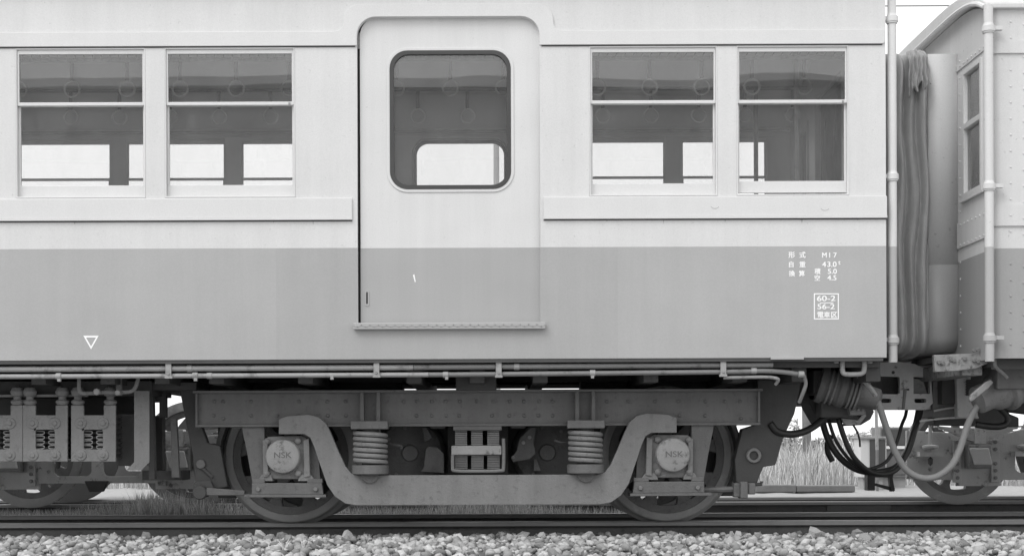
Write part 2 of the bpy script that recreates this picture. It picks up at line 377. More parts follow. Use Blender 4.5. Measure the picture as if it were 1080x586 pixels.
# grass: thin blades
def blades(name, zones, label):
    Vs = []; Fs = []; k = 0
    for (n, x0, x1, y0, y1, h0, h1, zf, w) in zones:
        x = rng.uniform(x0, x1, n); y = rng.uniform(y0, y1, n)
        cl = 0.55+0.45*np.sin(x*3.1+np.sin(y*2.3)*2)*np.cos(y*1.7+x*0.9)
        h = rng.uniform(h0, h1, n)*(0.55+0.6*np.clip(cl, 0, 1)); a = rng.uniform(0, 2*pi, n); ln = rng.uniform(0.05, 0.45, n)*h
        z = np.array([zf(v) for v in y])-0.02
        ca, sa = np.cos(a), np.sin(a); wx, wy = -sa*w, ca*w
        p = np.zeros((n, 5, 3))
        p[:, 0] = np.stack([x-wx, y-wy, z], 1); p[:, 1] = np.stack([x+wx, y+wy, z], 1)
        p[:, 2] = np.stack([x+wx*.8+ca*ln*.35, y+wy*.8+sa*ln*.35, z+h*.6], 1); p[:, 3] = np.stack([x-wx*.8+ca*ln*.35, y-wy*.8+sa*ln*.35, z+h*.6], 1)
        p[:, 4] = np.stack([x+ca*ln, y+sa*ln, z+h*0.97], 1)
        Vs.append(p.reshape(-1, 3)); b = k+np.arange(n)*5
        Fs.append(np.concatenate([np.stack([b, b+1, b+2], 1), np.stack([b, b+2, b+3], 1), np.stack([b+3, b+2, b+4], 1)])); k += n*5
    V = np.concatenate(Vs); Fc = np.concatenate(Fs); me = bpy.data.meshes.new(name)
    me.vertices.add(len(V)); me.vertices.foreach_set('co', V.astype(np.float32).ravel())
    me.loops.add(len(Fc)*3); me.loops.foreach_set('vertex_index', Fc.astype(np.int32).ravel())
    me.polygons.add(len(Fc)); me.polygons.foreach_set('loop_start', np.arange(0, len(Fc)*3, 3, dtype=np.int32)); me.polygons.foreach_set('loop_total', np.full(len(Fc), 3, dtype=np.int32))
    me.update(calc_edges=True)
    o = link(name, me, 'grass'); return tag(o, label, 'grass', kind='stuff')
def gz(y):
    pr = [(-3, -1.05), (-1, -0.6), (1.3, -0.45), (3, -0.42), (6, -0.36), (8, -0.26), (14, -0.26), (40, -0.3), (900, -0.3)]
    for (a, za), (b, zb) in zip(pr, pr[1:]):
        if a <= y <= b: return za+(zb-za)*(y-a)/(b-a)
    return -0.3
blades('trackside_grass', [
    (17000, -5.0, 1.2, 2.72, 3.8, 0.13, 0.26, bed_z, 0.003), (2200, -3.0, -1.9, 2.72, 3.7, 0.2, 0.36, bed_z, 0.004),
    (1500, 1.0, 4.2, 2.3, 3.5, 0.03, 0.09, bed_z, 0.003)], 'short pale grass growing between the two tracks')
blades('field_grass', [
    (26000, -9, 11, 8.2, 12.5, 0.35, 0.8, gz, 0.008), (16000, -14, 18, 12.5, 20, 0.5, 1.0, gz, 0.012), (9000, -30, 34, 20, 45, 0.5, 1.0, gz, 0.03)], 'tall pale field grass beyond the tracks')

# ================================================================== THE NEAR CAR
CARZ0 = WZ(522, 378, 0)                     # bottom of the side
XE = WX(935, 200, 0)                        # end of the car body
XL = -7.3
WID = 2.68
car = empty('railway_car', (XE-3, 1.34, 0), 'long two-tone railway car with closed sliding door and paired windows', 'railway car')
Zdiv = WZ(522, 260.5, 0); Ztop = 3.40
Zwt, Zwb = WZ(522, 48.5, 0), WZ(522, 207, 0)
Zf0 = WZ(522, 47.5, 0); Zf1 = WZ(522, 32.5, 0); Zb1 = WZ(522, 208, 0); Zb0 = WZ(522, 229, 0)
PX = lambda p, y=130: WX(p, y, 0)
doorX0, doorX1 = PX(376.5), PX(569.5); doorZ0, doorZ1 = WZ(473, 341, 0), WZ(473, 17.5, 0); DR = M(20)
wins = [(-615, -477), (-457.5, -319.5), (-300, -162), (-142, -4), (15.5, 153), (173, 311), (621.5, 757), (777, 896)]
WX01 = [(PX(a), PX(b)) for a, b in wins]
T0, T1 = 0.012, 0.07
WIN_D = {}
def side(near):
    """outer wall of one side; the far side is the same wall mirrored in depth"""
    s = (lambda a, b: (a, b)) if near else (lambda a, b: (WID-b, WID-a))
    d0, d1 = s(T0, T1)
    # upper wall (cream) with window and door openings
    outline = [(XL, Zdiv), (doorX0, Zdiv)] + [p for p in rrect(doorX0, doorZ0, doorX1, doorZ1, DR, (0, 0, 1, 1))[1:][::-1] if p[1] > Zdiv] + [(doorX1, Zdiv), (XE, Zdiv), (XE, Ztop), (XL, Ztop)]
    holes = [rect(a, Zwb, b, Zwt) for a, b in WX01]
    plate('side_wall', [outline]+holes, d0, d1, 'cream_paint', car)
    # lower wall in paint fields
    xa, xb = PX(290), PX(651)
    plate('lower_panel', [rect(XL, CARZ0, xa, Zdiv)], d0, d1, 'grey_paint', car)
    plate('lower_panel', [[(xa, CARZ0), (xb, CARZ0), (xb, Zdiv), (doorX1, Zdiv), (doorX1, doorZ0), (doorX0, doorZ0), (doorX0, Zdiv), (xa, Zdiv)]], d0, d1, 'grey_paint_patch', car)
    plate('lower_panel', [rect(xb, CARZ0, XE, Zdiv)], d0, d1, 'grey_paint', car)
    # fascia with the raised surround of the doorway
    f0, f1 = s(0.0, T0-0.0005)
    o1, o2 = PX(362), PX(584); zt = WZ(473, 4, 0); R = M(18)
    left = [(XL, Zf0), (doorX0, Zf0)] + rrect(doorX0, Zf0, doorX1, doorZ1, DR, (0, 0, 1, 1))[1:][::-1][0:0]
    arch = [p for p in rrect(doorX0, Zf0, doorX1, doorZ1, DR, (0, 0, 1, 1))][2:][::-1]      # top-left corner ... top-right corner
    hump = []
    n = 8
    cxr, cxl = o2-R, o1+R
    for i in range(n+1): a = -pi/2+pi/2*i/n; hump.append((o2+R*0.5+R*0.5*cos(-pi/2-pi/2*i/n), Zf1+R*0.5+R*0.5*sin(-pi/2-pi/2*i/n)))
    for i in range(n+1): a = pi/2*i/n; hump.append((cxr+R*cos(a), zt-R+R*sin(a)))
    for i in range(n+1): a = pi/2+pi/2*i/n; hump.append((cxl+R*cos(a), zt-R+R*sin(a)))
    for i in range(n+1): a = -pi/2*i/n; hump.append((o1-R*0.5+R*0.5*cos(a), Zf1+R*0.5+R*0.5*sin(a)))
    outl = [(XL, Zf0), (doorX0, Zf0)]+arch+[(doorX1, Zf0), (XE-.02, Zf0), (XE-.006, Zf0+.008), (XE-.006, Zf1-.004), (XE-.014, Zf1)]+hump+[(XL, Zf1)]
    plate('fascia', [outl], f0, f1, 'cream_trim', car, 0.0035)
    e1, e2 = PX(371), PX(573)
    for a, b in ((XL, e1), (e2, XE+.004)):
        plate('belt_rail', [rect(a, Zb0, b, Zb1)], f0, f1, 'cream_trim', car, 0.003)
        q0, q1 = s(-0.006, T0-0.001)
        plate('belt_lip', [rect(a, Zb0-M(2.2), b, Zb0-0.0006)], q0, q1, 'cream_trim', car, 0.0015)
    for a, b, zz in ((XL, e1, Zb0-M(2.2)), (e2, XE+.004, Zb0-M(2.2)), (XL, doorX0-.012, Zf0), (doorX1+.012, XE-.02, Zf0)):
        plate('shade_line', [rect(a, zz-.0075, b, zz-.0004)], *s(T0-.0035, T0-.0005), 'gasket', car)  # dark strip painted in as the shadow line under belt and fascia
    # jamb post plates between the belt and the doorway
    # windows
    for k, (a, b) in enumerate(WX01):
        low = .012 if k == 7 else 0.0
        zm = WZ(522, 107 if near else 102.5, 0); fr = 0.016
        e0, e3 = s(0.016, 0.034)
        w = plate('window', [rect(a+.001, Zwb+.001, b-.001, Zwt-.001), rect(a+fr*0.55, Zwb+fr*.6, b-fr*0.55, Zwt-fr*.6)], *s(0.010, 0.066), 'cream_trim', car, 0.002)
        za, zb_ = Zwb+.0105, Zwt-.0105; a2, b2 = a+.0097, b-.0097
        plate('upper_sash', [rect(a2, zm-.012, b2, zb_), rect(a2+.011, zm+.008, b2-.011, zb_-.026)], *s(0.020, 0.040), 'cream_trim', w, 0.002)
        plate('lower_sash', [rect(a2, za+low, b2, zm+.004), rect(a2+.013, za+low+.072, b2-.013, zm-.014)], *s(0.0415, 0.060), 'cream_trim', w, 0.002)
        plate('pane', [rect(a2+.009, zm+.004, b2-.009, zb_-.022)], *s(0.029, 0.031), 'window_glass', w)
        plate('pane', [rect(a2+.010, za+low+.066, b2-.010, zm-.010)], *s(0.050, 0.052), 'window_glass', w)
        if k in (5, 7):
            x = b2-.02; MB().box(x-.012, x, s(0.017, 0.020)[0], s(0.017, 0.020)[1], zm-.014, zm+.002).build('sash_latch', 'steel_light', w)
    # door
    g = 0.03
    dx0, dx1 = doorX0+M(2.6), doorX1+.01; dd0, dd1 = s(0.040, 0.075)
    wx0, wx1 = PX(408.5, 125), PX(541, 125); wz0, wz1 = WZ(475, 200.5, 0), WZ(475, 49.5, 0); wr = M(21)
    hole = rrect(wx0, wz0, wx1, wz1, wr)
    top = [p for p in rrect(dx0, doorZ0, dx1, doorZ1+.01, DR, (0, 0, 1, 1)) if p[1] > Zdiv]
    dr = plate('door', [[(dx0, Zdiv), (dx1, Zdiv)]+top, hole], dd0, dd1, 'cream_paint', car, 0.002)
    plate('lower_door_leaf', [rect(dx0, doorZ0-.01, dx1, Zdiv-.0002)], dd0, dd1, 'grey_paint_patch', dr)
    i = M(2.2)
    h2 = rrect(wx0+i, wz0+i, wx1-i, wz1-i, wr-i); h3 = rrect(wx0+2.9*i, wz0+2.9*i, wx1-2.9*i, wz1-2.9*i, wr-2.2*i)
    plate('window_surround', [rrect(wx0-.006, wz0-.006, wx1+.006, wz1+.006, wr+.006), h2], *s(0.034, 0.0395), 'cream_trim', dr, 0.002)
    plate('window_gasket', [h2, h3], *s(0.031, 0.060), 'gasket', dr, 0.004)
    plate('pane', [rrect(wx0+2*i, wz0+2*i, wx1-2*i, wz1-2*i, wr-2*i)], *s(0.047, 0.050), 'window_glass', dr)
    hx, hz0, hz1 = PX(386.5, 314), WZ(386, 321, 0), WZ(386, 306, 0)
    plate('door_handle', [rrect(hx-.013, hz0-.004, hx+.013, hz1+.004, .009), rrect(hx-.006, hz0+.006, hx+.006, hz1-.006, .0055)], *s(0.036, 0.0398), 'grey_paint', dr, 0.001)
    plate('handle_recess', [rrect(hx-.0065, hz0+.005, hx+.0065, hz1-.005, .0055)], *s(0.0385, 0.0399), 'gasket', dr)
    plate('door_jamb', [rect(doorX0-.04, doorZ0-.01, doorX0+.05, doorZ1-.01)], *s(0.080, 0.088), 'gasket', car)
    # sill step
    sx0, sx1, sz0, sz1 = PX(373, 343), PX(575, 343), WZ(473, 347, 0), WZ(473, 340.2, 0)
    st = plate('door_sill', [rect(sx0, sz0, sx1, sz1)], *s(-0.022, 0.0117), 'grey_paint', car, 0.003)
    if near:
        mb = MB(); n = 46
        for j in range(n):
            x = sx0+(sx1-sx0)*(j+.5)/n
            dz = .006 if j % 2 else -.006; zc = (sz0+sz1)/2
            mb.prism([(x-.016, zc-dz*1.2-.003), (x+.016, zc+dz*1.2-.003), (x+.016, zc+dz*1.2+.003), (x-.016, zc-dz*1.2+.003)], -0.0245, -0.0215)
        o = mb.build('tread_ribs', 'grey_paint', st); o['kind'] = 'stuff'
side(True); side(False)
# bottom edge, solebar and end wall
MB().box(XL, XE-.02, T0+.004, 0.06, CARZ0-.022, CARZ0-.0005).build('sill_angle', 'iron_dark', car)
MB().box(PX(813, 376), PX(848, 376), 0.0, 0.012, CARZ0-.012, CARZ0+.006).build('sill_tab', 'grey_paint', car, .002)
def end_wall(x0, x1, parent, mu, ml, zd, zb, win=True):
    """end of a car: wall across the width with gangway opening and two windows; sheet built in YZ"""
    def yz(loops, a, b, m, name):
        o = plate(name, loops, a, b, m, None)
        me = o.data
        me.transform(Matrix(((0, -1, 0, 0), (1, 0, 0, 0), (0, 0, 1, 0), (0, 0, 0, 1))))     # (x,y,z)->(-y,x,z)
        o.parent = parent; me.transform(Matrix.Translation(-ROOT[parent])); return o
    zw0, zw1 = Zwb-.03, Zwt-.02
    holes = [rect(.30, zw0, .72, zw1), rect(1.96, zw0, 2.38, zw1)] if win else []
    yz([[(T1 if win else .03, zd), (.94, zd), (.94, 3.05), (1.74, 3.05), (1.74, zd), (2.61, zd), (2.61, 3.4), (T1 if win else .03, 3.4)]]+holes, -x1, -x0, mu, 'end_wall')
    yz([rect(T1 if win else .03, zb, .94, zd)], -x1, -x0, ml, 'lower_end_wall'); yz([rect(1.74, zb, 2.61, zd)], -x1, -x0, ml, 'lower_end_wall')
    for h in (holes):
        (a, b), (c, d_) = h[0], h[2]
        f = yz([rect(a, b, c, d_), rect(a+.03, b+.03, c-.03, d_-.03)], -x1-.01, -x0+.01, mu, 'end_window')
        yz([rect(a+.028, b+.028, c-.028, d_-.028)], -(x0+x1)/2-.002, -(x0+x1)/2+.002, 'window_glass', 'end_pane')
    return yz
end_wall(XE-.045, XE-.001, car, 'cream_paint', 'grey_paint', Zdiv, CARZ0)
MB().box(XL, XL+.05, T1, WID-T1, CARZ0, 3.4).build('end_wall', 'cream_paint', car)
# rounded body corner
# roof
def arch(z0, rise, y0, y1, p=4, n=24):
    c = (y0+y1)/2; h = (y1-y0)/2
    return [(c+h*u, z0+rise*(1-abs(u)**p)) for u in np.linspace(-1, 1, n+1)]
MB().xprism(arch(3.401, .42, -.03, WID+.03, 2.6)+[(y, z-.03) for y, z in arch(3.401, .40, .02, WID-.02, 2.6)][::-1], XL, XE+.02).build('roof', 'iron', car, 0, True)
MB().xprism([(-.06, 3.37), (-.06, 3.40), (-.035, 3.40), (-.035, 3.385), (.0, 3.385), (.0, 3.37)], XL, XE).build('roof_gutter', 'cream_trim', car)
# interior
MB().xprism(arch(3.03, .34, T1+.003, WID-T1-.003, 2.4)+[(y, z+.02) for y, z in arch(3.03, .34, T1+.003, WID-T1-.003, 2.4)][::-1], XL+.06, XE-.05).build('ceiling', 'ceiling_paint', car, 0, True)
MB().box(XL+.06, XE-.05, T1+.002, WID-T1-.002, CARZ0+.02, CARZ0+.10).build('floor', 'floor_lino', car)
# cornice panel above the far windows, luggage racks, strap rails
for (ya, yb) in ((T1+.001, T1+.006), (WID-T1-.006, WID-T1-.001)):
    plate('cornice_panel', [rect(XL+.06, Zwt+.005, XE-.05, 3.06)], ya, yb, 'interior_panel', car)
for yy in (0.30, WID-0.30):
    mb = MB()
    for z, dy in ((2.955, 0), (2.975, .10 if yy > 1 else -.10), (3.0, .2 if yy > 1 else -.2)):
        mb.tube([(XL+.1, yy+dy, z), (XE-.1, yy+dy, z)], .011, 6)
    for x in np.arange(XL+.2, XE-.15, .055):
        s = 1 if yy > 1 else -1
        mb.tube([(x, yy, 2.955), (x+.03, yy+.2*s, 3.0)], .0035, 4)
    mb.build('luggage_rack', 'conduit', car)
for yy in (0.92, WID-.92):
    MB().tube([(XL+.1, yy, 3.13), (XE-.1, yy, 3.13)], .014, 8).build('strap_rail', 'conduit', car)
rings = [20, 76, 134, 190, 249, 305, 362, 418, 475, 531, 588, 630, 685, 740, 793, 848]
zr = WZ(300, 93.5, 0.92)
for row, yy in enumerate((0.92, WID-.92)):
    for p in rings:
        x = WX(p, 94, 0.92)+row*.1
        st = MB().box(x-.013, x+.013, yy-.003, yy+.003, zr+.055, 3.13).build('strap', 'strap_band', car)
        MB().tube([(x+.052*cos(t), yy, zr+.052*sin(t)) for t in np.linspace(0, 2*pi, 25)], .0075, 6, False).build('ring', 'plastic_white', st, 0, 'all')
for yy in (.62, 2.06):
    MB().tube([(XE-.42, yy, CARZ0+.1), (XE-.42, yy, 3.2)], .017, 8).build('grab_pole', 'conduit', car)
# white stencilling
def text(body, px, py, hpx, parent, d, m='white_paint', name='lettering', sx=1.0, ext=0.0006, align='LEFT'):
    cu = bpy.data.curves.new('t', 'FONT'); cu.body = body; cu.size = 1; cu.extrude = 0; cu.align_x = align
    ob = bpy.data.objects.new('t', cu); COL.objects.link(ob); bpy.context.view_layer.update()
    me = bpy.data.meshes.new_from_object(ob.evaluated_get(bpy.context.evaluated_depsgraph_get())); bpy.data.objects.remove(ob)
    V = np.array([v.co[:] for v in me.vertices]); h = V[:, 1].max()-V[:, 1].min(); s = M(hpx, d)/h
    x, z = W(px, py, d)
    y0 = V[:, 1].min(); x0 = V[:, 0].min()
    for v in me.vertices: v.co = (x+(v.co.x-(x0 if align == 'LEFT' else 0))*s*sx, d, z+(v.co.y-y0)*s)
    me.materials.clear()
    if d < .1:                                          # brushed lettering: a heavier stroke
        bm = bmesh.new(); bm.from_mesh(me)
        for dx, dz, k in ((.0022, 0, 1), (0, .0018, 2), (.0022, .0018, 3)):
            g = bmesh.ops.duplicate(bm, geom=[f for f in bm.faces if f.material_index == 0])
            for f in g['geom']:
                if isinstance(f, bmesh.types.BMFace): f.material_index = 1
                elif isinstance(f, bmesh.types.BMVert): f.co += Vector((dx, -.0002*k, dz))
        for f in bm.faces: f.material_index = 0
        bm.to_mesh(me); bm.free()
    return link(name, me, m, parent)
TD = T0-.0012
for (b, px, py, h, sx) in (('形', 831.5, 272, 6.4, 1), ('式', 843, 272, 6.4, 1), ('M', 867, 271.6, 5, 1.0), ('1', 874.5, 271.6, 5, 1), ('7', 879, 271.6, 5, 1.0),
        ('自', 832, 282, 6.2, 1), ('重', 843, 282, 6.2, 1), ('4', 867, 281.5, 5.4, 1.1), ('3.0', 872.5, 281.5, 5.4, 1.1), ('t', 884, 279, 3.6, 1.0),
        ('換', 832, 291.5, 6.0, 1), ('算', 842.5, 291.5, 6.0, 1), ('積', 859, 289.2, 6.0, 1), ('5.0', 873, 288.8, 5.2, 1.1), ('空', 859, 296, 5.8, 1), ('4.5', 872.5, 295.6, 5.2, 1.1),
        ('60-2', 861.5, 317.5, 5.6, 1.38), ('56-2', 862, 326.0, 5.4, 1.34), ('電', 862, 335, 6.2, 1), ('車', 869, 335, 6.2, 1), ('区', 876.5, 335, 6.0, 1)):
    text(b, px, py, h, car, TD, sx=sx)
def frame_px(x0, y0, x1, y1, t): return [[W(x0, y0), W(x1, y0), W(x1, y1), W(x0, y1)], [W(x0+t, y0+t), W(x1-t, y0+t), W(x1-t, y1-t), W(x0+t, y1-t)]]
plate('stencil_frame', frame_px(858.8, 309, 885.2, 336.5, 1.1), TD, TD+.0006, 'white_paint', car)
plate('stencil_line', [[W(865, 318.6), W(879.5, 318.6), W(879.5, 319.4), W(865, 319.4)]], TD, TD+.0006, 'white_paint', car)
plate('triangle_mark', [[W(87.3, 353.6), W(103.6, 353.6), W(95.5, 368.2)], [W(90.2, 355.6), W(100.7, 355.6), W(95.5, 364.8)]], TD, TD+.0006, 'white_paint', car)
plate('paint_chip', [[W(435.5, 290, .04), W(437, 289, .04), W(438.5, 297, .04), W(437.5, 297.5, .04)]], .0392, .0398, 'white_paint', car)
for (p, y, l, w) in ((62, 231.5, 3, 6), (78, 231.5, 5, 3), (86, 231.5, 2.5, 5), (288, 231, 4, 2), (330, 231, 6, 1.5), (640, 229.5, 4, 3), (700, 229.5, 7, 1.4), (765, 229, 5, 2.2), (846, 229, 6, 3), (905, 228.5, 4, 2)):
    plate('rain_mark', [[W(p-w/2, y), W(p+w/2, y), W(p+w*.3, y+l*.6), W(p+w*.1, y+l), W(p-w*.3, y+l*.5)]], T0-.0009, T0-.0002, 'rain_mark', car)
for (p, y) in ((754, 217), (870, 219)):
    a_ = [W(p+4.5*cos(t), y+3.2*sin(t)) for t in np.linspace(.2, pi-.2, 9)]; b_ = [W(p+4.0*cos(t), y+2.6*sin(t)) for t in np.linspace(pi-.2, .2, 9)]
    plate('chip_line', [a_+b_], -.0009, -.0002, 'rain_mark', car)
# drain pipe at the corner
def drain_pipe(px, ytop, ybot, clamps, d, parent, m, r, mlow, zd):
    x = WX(px, 190, d); z0, z1 = WZ(px, ybot, d), WZ(px, ytop, d)
    p = MB().tube([(x, d, zd), (x, d, z1)], r, 14).build('drain_pipe', m, parent, 0, True)
    MB().tube([(x, d, z0), (x, d, zd-.0005)], r, 14).build('lower_pipe', mlow, p, 0, True)
    for c in clamps:
        z = WZ(px, c, d); mm = m if z > zd else mlow
        cl = MB().lathe([(r+.001, -.03), (r+.007, -.03), (r+.007, -.024), (r+.012, -.02), (r+.012, .012), (r+.005, .016), (r+.001, .03)], (x, d, z), (0, 0, 1), 14)
        cl.box(x-.09 if px < 1000 else x+r, x-r if px < 1000 else x+.085, d-.012, d+.02, z-.012, z+.012)
        cl.build('pipe_clamp', mm, p, 0, True)
drain_pipe(941.2, -30, 382, (20, 186, 358), 0.06, car, 'cream_trim', M(4.6), 'cream_trim' if False else 'grey_paint', Zdiv)
# conduits under the side
def conduit(pts, rpx, name='conduit_pipe', m='conduit', d=.055):
    return ptube(pts, M(rpx, d), 10, 3).build(name, m, car, 0, True)
c1 = conduit([(-560, 391.5, .05), (100, 388.8, .05), (436, 387.1, .05)], 3.1); conduit([(436.5, 387.1, .05), (500, 386.6, .05), (815, 384.5, .05)], 3.0, m='dull_conduit')
c2 = conduit([(-560, 399.3, .05), (100, 396.5, .05), (452, 394.9, .05)], 2.6); conduit([(452.5, 394.9, .05), (500, 394.6, .05), (760, 392, .05), (800, 391, .05), (825, 392, .055), (845, 395, .06), (848, 398, .06)], 2.6, m='dull_conduit')
c3 = conduit([(763, 398, .06), (800, 397.3, .06), (815, 398, .06), (821, 400, .07), (818, 405, .1)], 1.9)
c4 = conduit([(847.5, 396, .06), (850, 404, .08), (847, 414, .1), (843, 424, .14)], 2.0, 'flexible_conduit', 'hose_grey')
def pclamp(px, py0, py1, w=3.0):
    MB().pbox(px-w, py0, px+w, py1, .022, .028).pbox(px-w-1, py1-1.5, px+w+1, py1+.8, .02, .05).build('pipe_clamp', 'conduit', car, .001)
    MB().cyl(PT(px, py1-4, .022), (0, -1, 0), .008, .008, 8).build('clamp_bolt', 'steel_light', car)
for p, a, b in ((177.5, 381, 398), (397, 379.5, 397), (526, 378.5, 397), (763, 377.5, 396)): pclamp(p, a, b)
for (p, y, r) in ((200, 388.4, 3.9), (62, 396.6, 3.7), (221, 396, 3.4), (206, 395.8, 3.6), (470, 395, 3.4), (545, 386.3, 3.7), (625, 393.2, 3.5), (795, 390.8, 3.3), (845, 394.5, 3.6)):
    x, z = W(p, y, .05); MB().cyl((x-M(3), .05, z), (1, 0, 0), M(r), M(6), 12).build('pipe_coupling', 'conduit', car, 0, True)
for (p, y) in ((62, 400), (206, 399.5), (471, 398), (625, 396.5), (350, 398)):
    MB().pbox(p-1.6, y-2, p+1.6, y+2, .035, .06).build('pipe_hanger', 'conduit', car)
# underframe
ub = MB().box(XL, XE-.02, .09, .13, .985, CARZ0).box(XL, XE-.02, WID-.13, WID-.09, .985, CARZ0)
ub.box(XL, XE-.03, .075, WID-.075, CARZ0+.001, CARZ0+.019); ub.build('floor_plate', 'iron_dark', car)
uf = MB().box(XL, XE, 1.02, 1.12, .945, CARZ0).box(XL, XE, 1.56, 1.66, .945, CARZ0)
for p in (-300, -120, 60, 130, 185, 240, 330, 440, 504, 568, 680, 770, 830, 905): x = WX(p, 400, .5); uf.box(x-.045, x+.045, .13, WID-.13, .90, CARZ0)
uf.build('underframe', 'iron_dark', car)
x = WX(504, 400, 1.3); MB().box(x-.13, x+.13, .35, WID-.35, .86, .985).build('body_bolster', 'iron_dark', car, .01)
xe0 = WX(850, 400, .4); MB().box(xe0, XE-.02, .80, WID-.32, .80, .984).build('end_underframe', 'iron_dark', car, .01)
for a_, b_ in ((214, 424), (613, 800)): MB().box(WX(a_, 405, 1.2), WX(b_, 405, 1.2), 1.2, 1.5, .78, 1.0).build('sky_blocker', 'iron_dark', car, .03)  # added dark boxes, close off most of the sky slit under the floor
for z_ in (.972, .995): MB().tube([(XL, WID-.06, z_), (XE-.2, WID-.06, z_)], .013, 8).build('far_conduit_pipe', 'dull_conduit', car, 0, True)
# step bracket and bolts at the corner
def bolt(px, py, d, r=.012, h=.014, m='steel_light', parent=car, name='bolt'):
    return MB().cyl(PT(px, py, d), (0, -1, 0), r, h, 8, .2).build(name, m, parent)
ptube([(888.5, 377, .08), (888.5, 390, .08), (891, 394, .08), (900, 394.5, .08), (909, 393.5, .08), (911.5, 389, .08), (911.5, 377, .08)], M(2.7), 10, 4).build('step_bracket', 'cast_light', car, 0, True)
for p, y in ((882, 378.5), (917.5, 378.5)):
    x, z = W(p, y, .08); MB().box(x-.03, x+.03, .055, .11, z-.004, z+.004).build('bracket_plate', 'cast_light', car)
    MB().cyl((x, .08, z-.004), (0, 0, -1), .016, .022, 8).build('bracket_bolt', 'steel_light', car)

# resistor boxes hung under the floor at left
for k, (xa, xb) in enumerate(((-23.5, 22.8), (24, 71.2), (74.8, 122.3))):
    d = .30; sh = xa-24; cx = (xa+xb)/2
    P = lambda x, y: W(x+sh, y, d)
    outl = [P(24, 486.5), P(71.2, 486.5), P(71.2, 427), P(58.5, 427), P(58.5, 437.5), P(37.5, 437.5), P(37.5, 427), P(24, 427)]
    gx0, gz0 = P(37.5, 473.5); gx1, gz1 = P(57.5, 452.8)
    r = plate('resistor_box', [outl, rrect(gx0, gz0, gx1, gz1, .01)], d, d+.018, 'iron_dusty', car, .004)
    for (bx, by) in ((34.5, 446), (58, 446), (34.5, 479.5), (58, 479.5)):
        x, z = P(bx, by); MB().lathe([(0, .014), (.014, .014), (.018, .008), (.034, .006), (.037, 0)], (x, d, z), (0, -1, 0), 16).build('boss', 'iron_dusty', r, 0, True)
    gm = MB()
    for j in range(4):
        z = gz0+.013+j*(gz1-gz0-.02)/3.4
        for sgn in (-1, 1):
            xc = (gx0+gx1)/2
            pts = [(xc+sgn*.075, d+.03, z-.010), (xc+sgn*.025, d+.03, z-.010), (xc+sgn*.014, d+.03, z-.004), (xc+sgn*.014, d+.03, z+.006), (xc+sgn*.025, d+.03, z+.011), (xc+sgn*.075, d+.03, z+.011)]
            gm.tube(pts, .0042, 6)
    gm.build('grid_element', 'steel_light', r)
    bk = MB()
    for j in range(9):
        z0 = P(40, 484)[1]+j*.033; bk.box(P(26, 460)[0], P(69.5, 460)[0], d+.06, d+.55, z0, z0+.012)
    bk.box(P(30, 460)[0], P(66, 460)[0], d+.12, d+.5, P(40, 484)[1], P(40, 440)[1])
    o = bk.build('grid_stack', 'iron_dark', r)
    for bx in (30.5, 64.8):
        x, z = P(bx, 427)
        MB().lathe([(0, 0), (.028, 0), (.040, .012), (.042, .022), (.036, .03), (.024, .034), (.024, .05), (.038, .06), (.044, .085), (.03, .11), (0, .12)], (x, d+.02, z+.002), (0, 0, 1), 16).build('insulator', 'iron_dusty', r, 0, True)
MB().pbox(-40, 415.8, 92, 418.4, .34, .37).build('equipment_rail', 'iron_dusty', car)
ptube([(83.5, 399, .2), (83.5, 409, .2), (86, 414, .2), (95, 414.5, .2), (108, 413.5, .2), (125, 413.5, .2), (138, 412.5, .2), (143, 408, .2), (146, 398, .2)], M(2.2), 8, 4).build('air_pipe', 'iron_dusty', car, 0, True)
bolt(103, 413, .19, .022, .03, 'steel_light', car, 'pipe_cock'); bolt(125, 414, .19, .018, .03, 'steel_light', car, 'pipe_cock')
MB().pbox(122.5, 399, 128, 417, .26, .28).build('hanger_strap', 'iron_dusty', car)
MB().pprism([(141.5, 412), (157.5, 412), (157.5, 487), (141.5, 487)], .34, .345).pprism([(141.5, 487), (157.5, 487), (149, 495.5), (133, 495.5)], .3405, .3455).build('heat_shield', 'iron_dusty', car)
MB().pbox(124, 436, 141, 491, .5, .9).build('equipment_case', 'iron_dark', car, .006)
MB().pbox(-60, 402, 160, 417, .42, .98).build('equipment_beam', 'iron_dark', car); MB().pbox(-60, 410, 142, 470, .99, 1.01).build('sky_backing', 'iron_dark', car)  # the thin rear plate is added to block sky behind the resistor arms
MB().pprism([(157, 404), (161, 404), (163, 505), (157, 505)], .5, .56).build('brake_hanger', 'iron_dark', car); MB().pprism([(180, 441), (186, 441), (189, 503), (181, 503)], .62, .66).build('brake_hanger', 'iron_dusty', car); MB().pbox(150, 496, 192, 506, .7, .95).build('brake_cross_bar', 'iron_dark', car)
MB().pbox(157, 403, 207, 411, .45, .9).build('brake_beam', 'iron_dark', car); MB().pbox(157, 438, 171, 500, .9, 1.0).build('brake_cylinder_bracket', 'iron_dark', car); MB().pbox(168, 411.2, 175, 440, .7, .75).build('brake_hanger', 'iron_dark', car)
MB().pbox(157, 417, 168, 424, .8, .86).build('brake_rod', 'iron_dark', car)

# ================================================================== THE BOGIE UNDER THE NEAR CAR
XB = WX(504, 460, .40)
bogie = empty('bogie', (XB, 1.34, 0), 'dark iron bogie with coil springs and equaliser beam under the two-tone car', 'bogie')
def mir(pts): return [(2*XB-x, z) for x, z in pts]
FD = .43
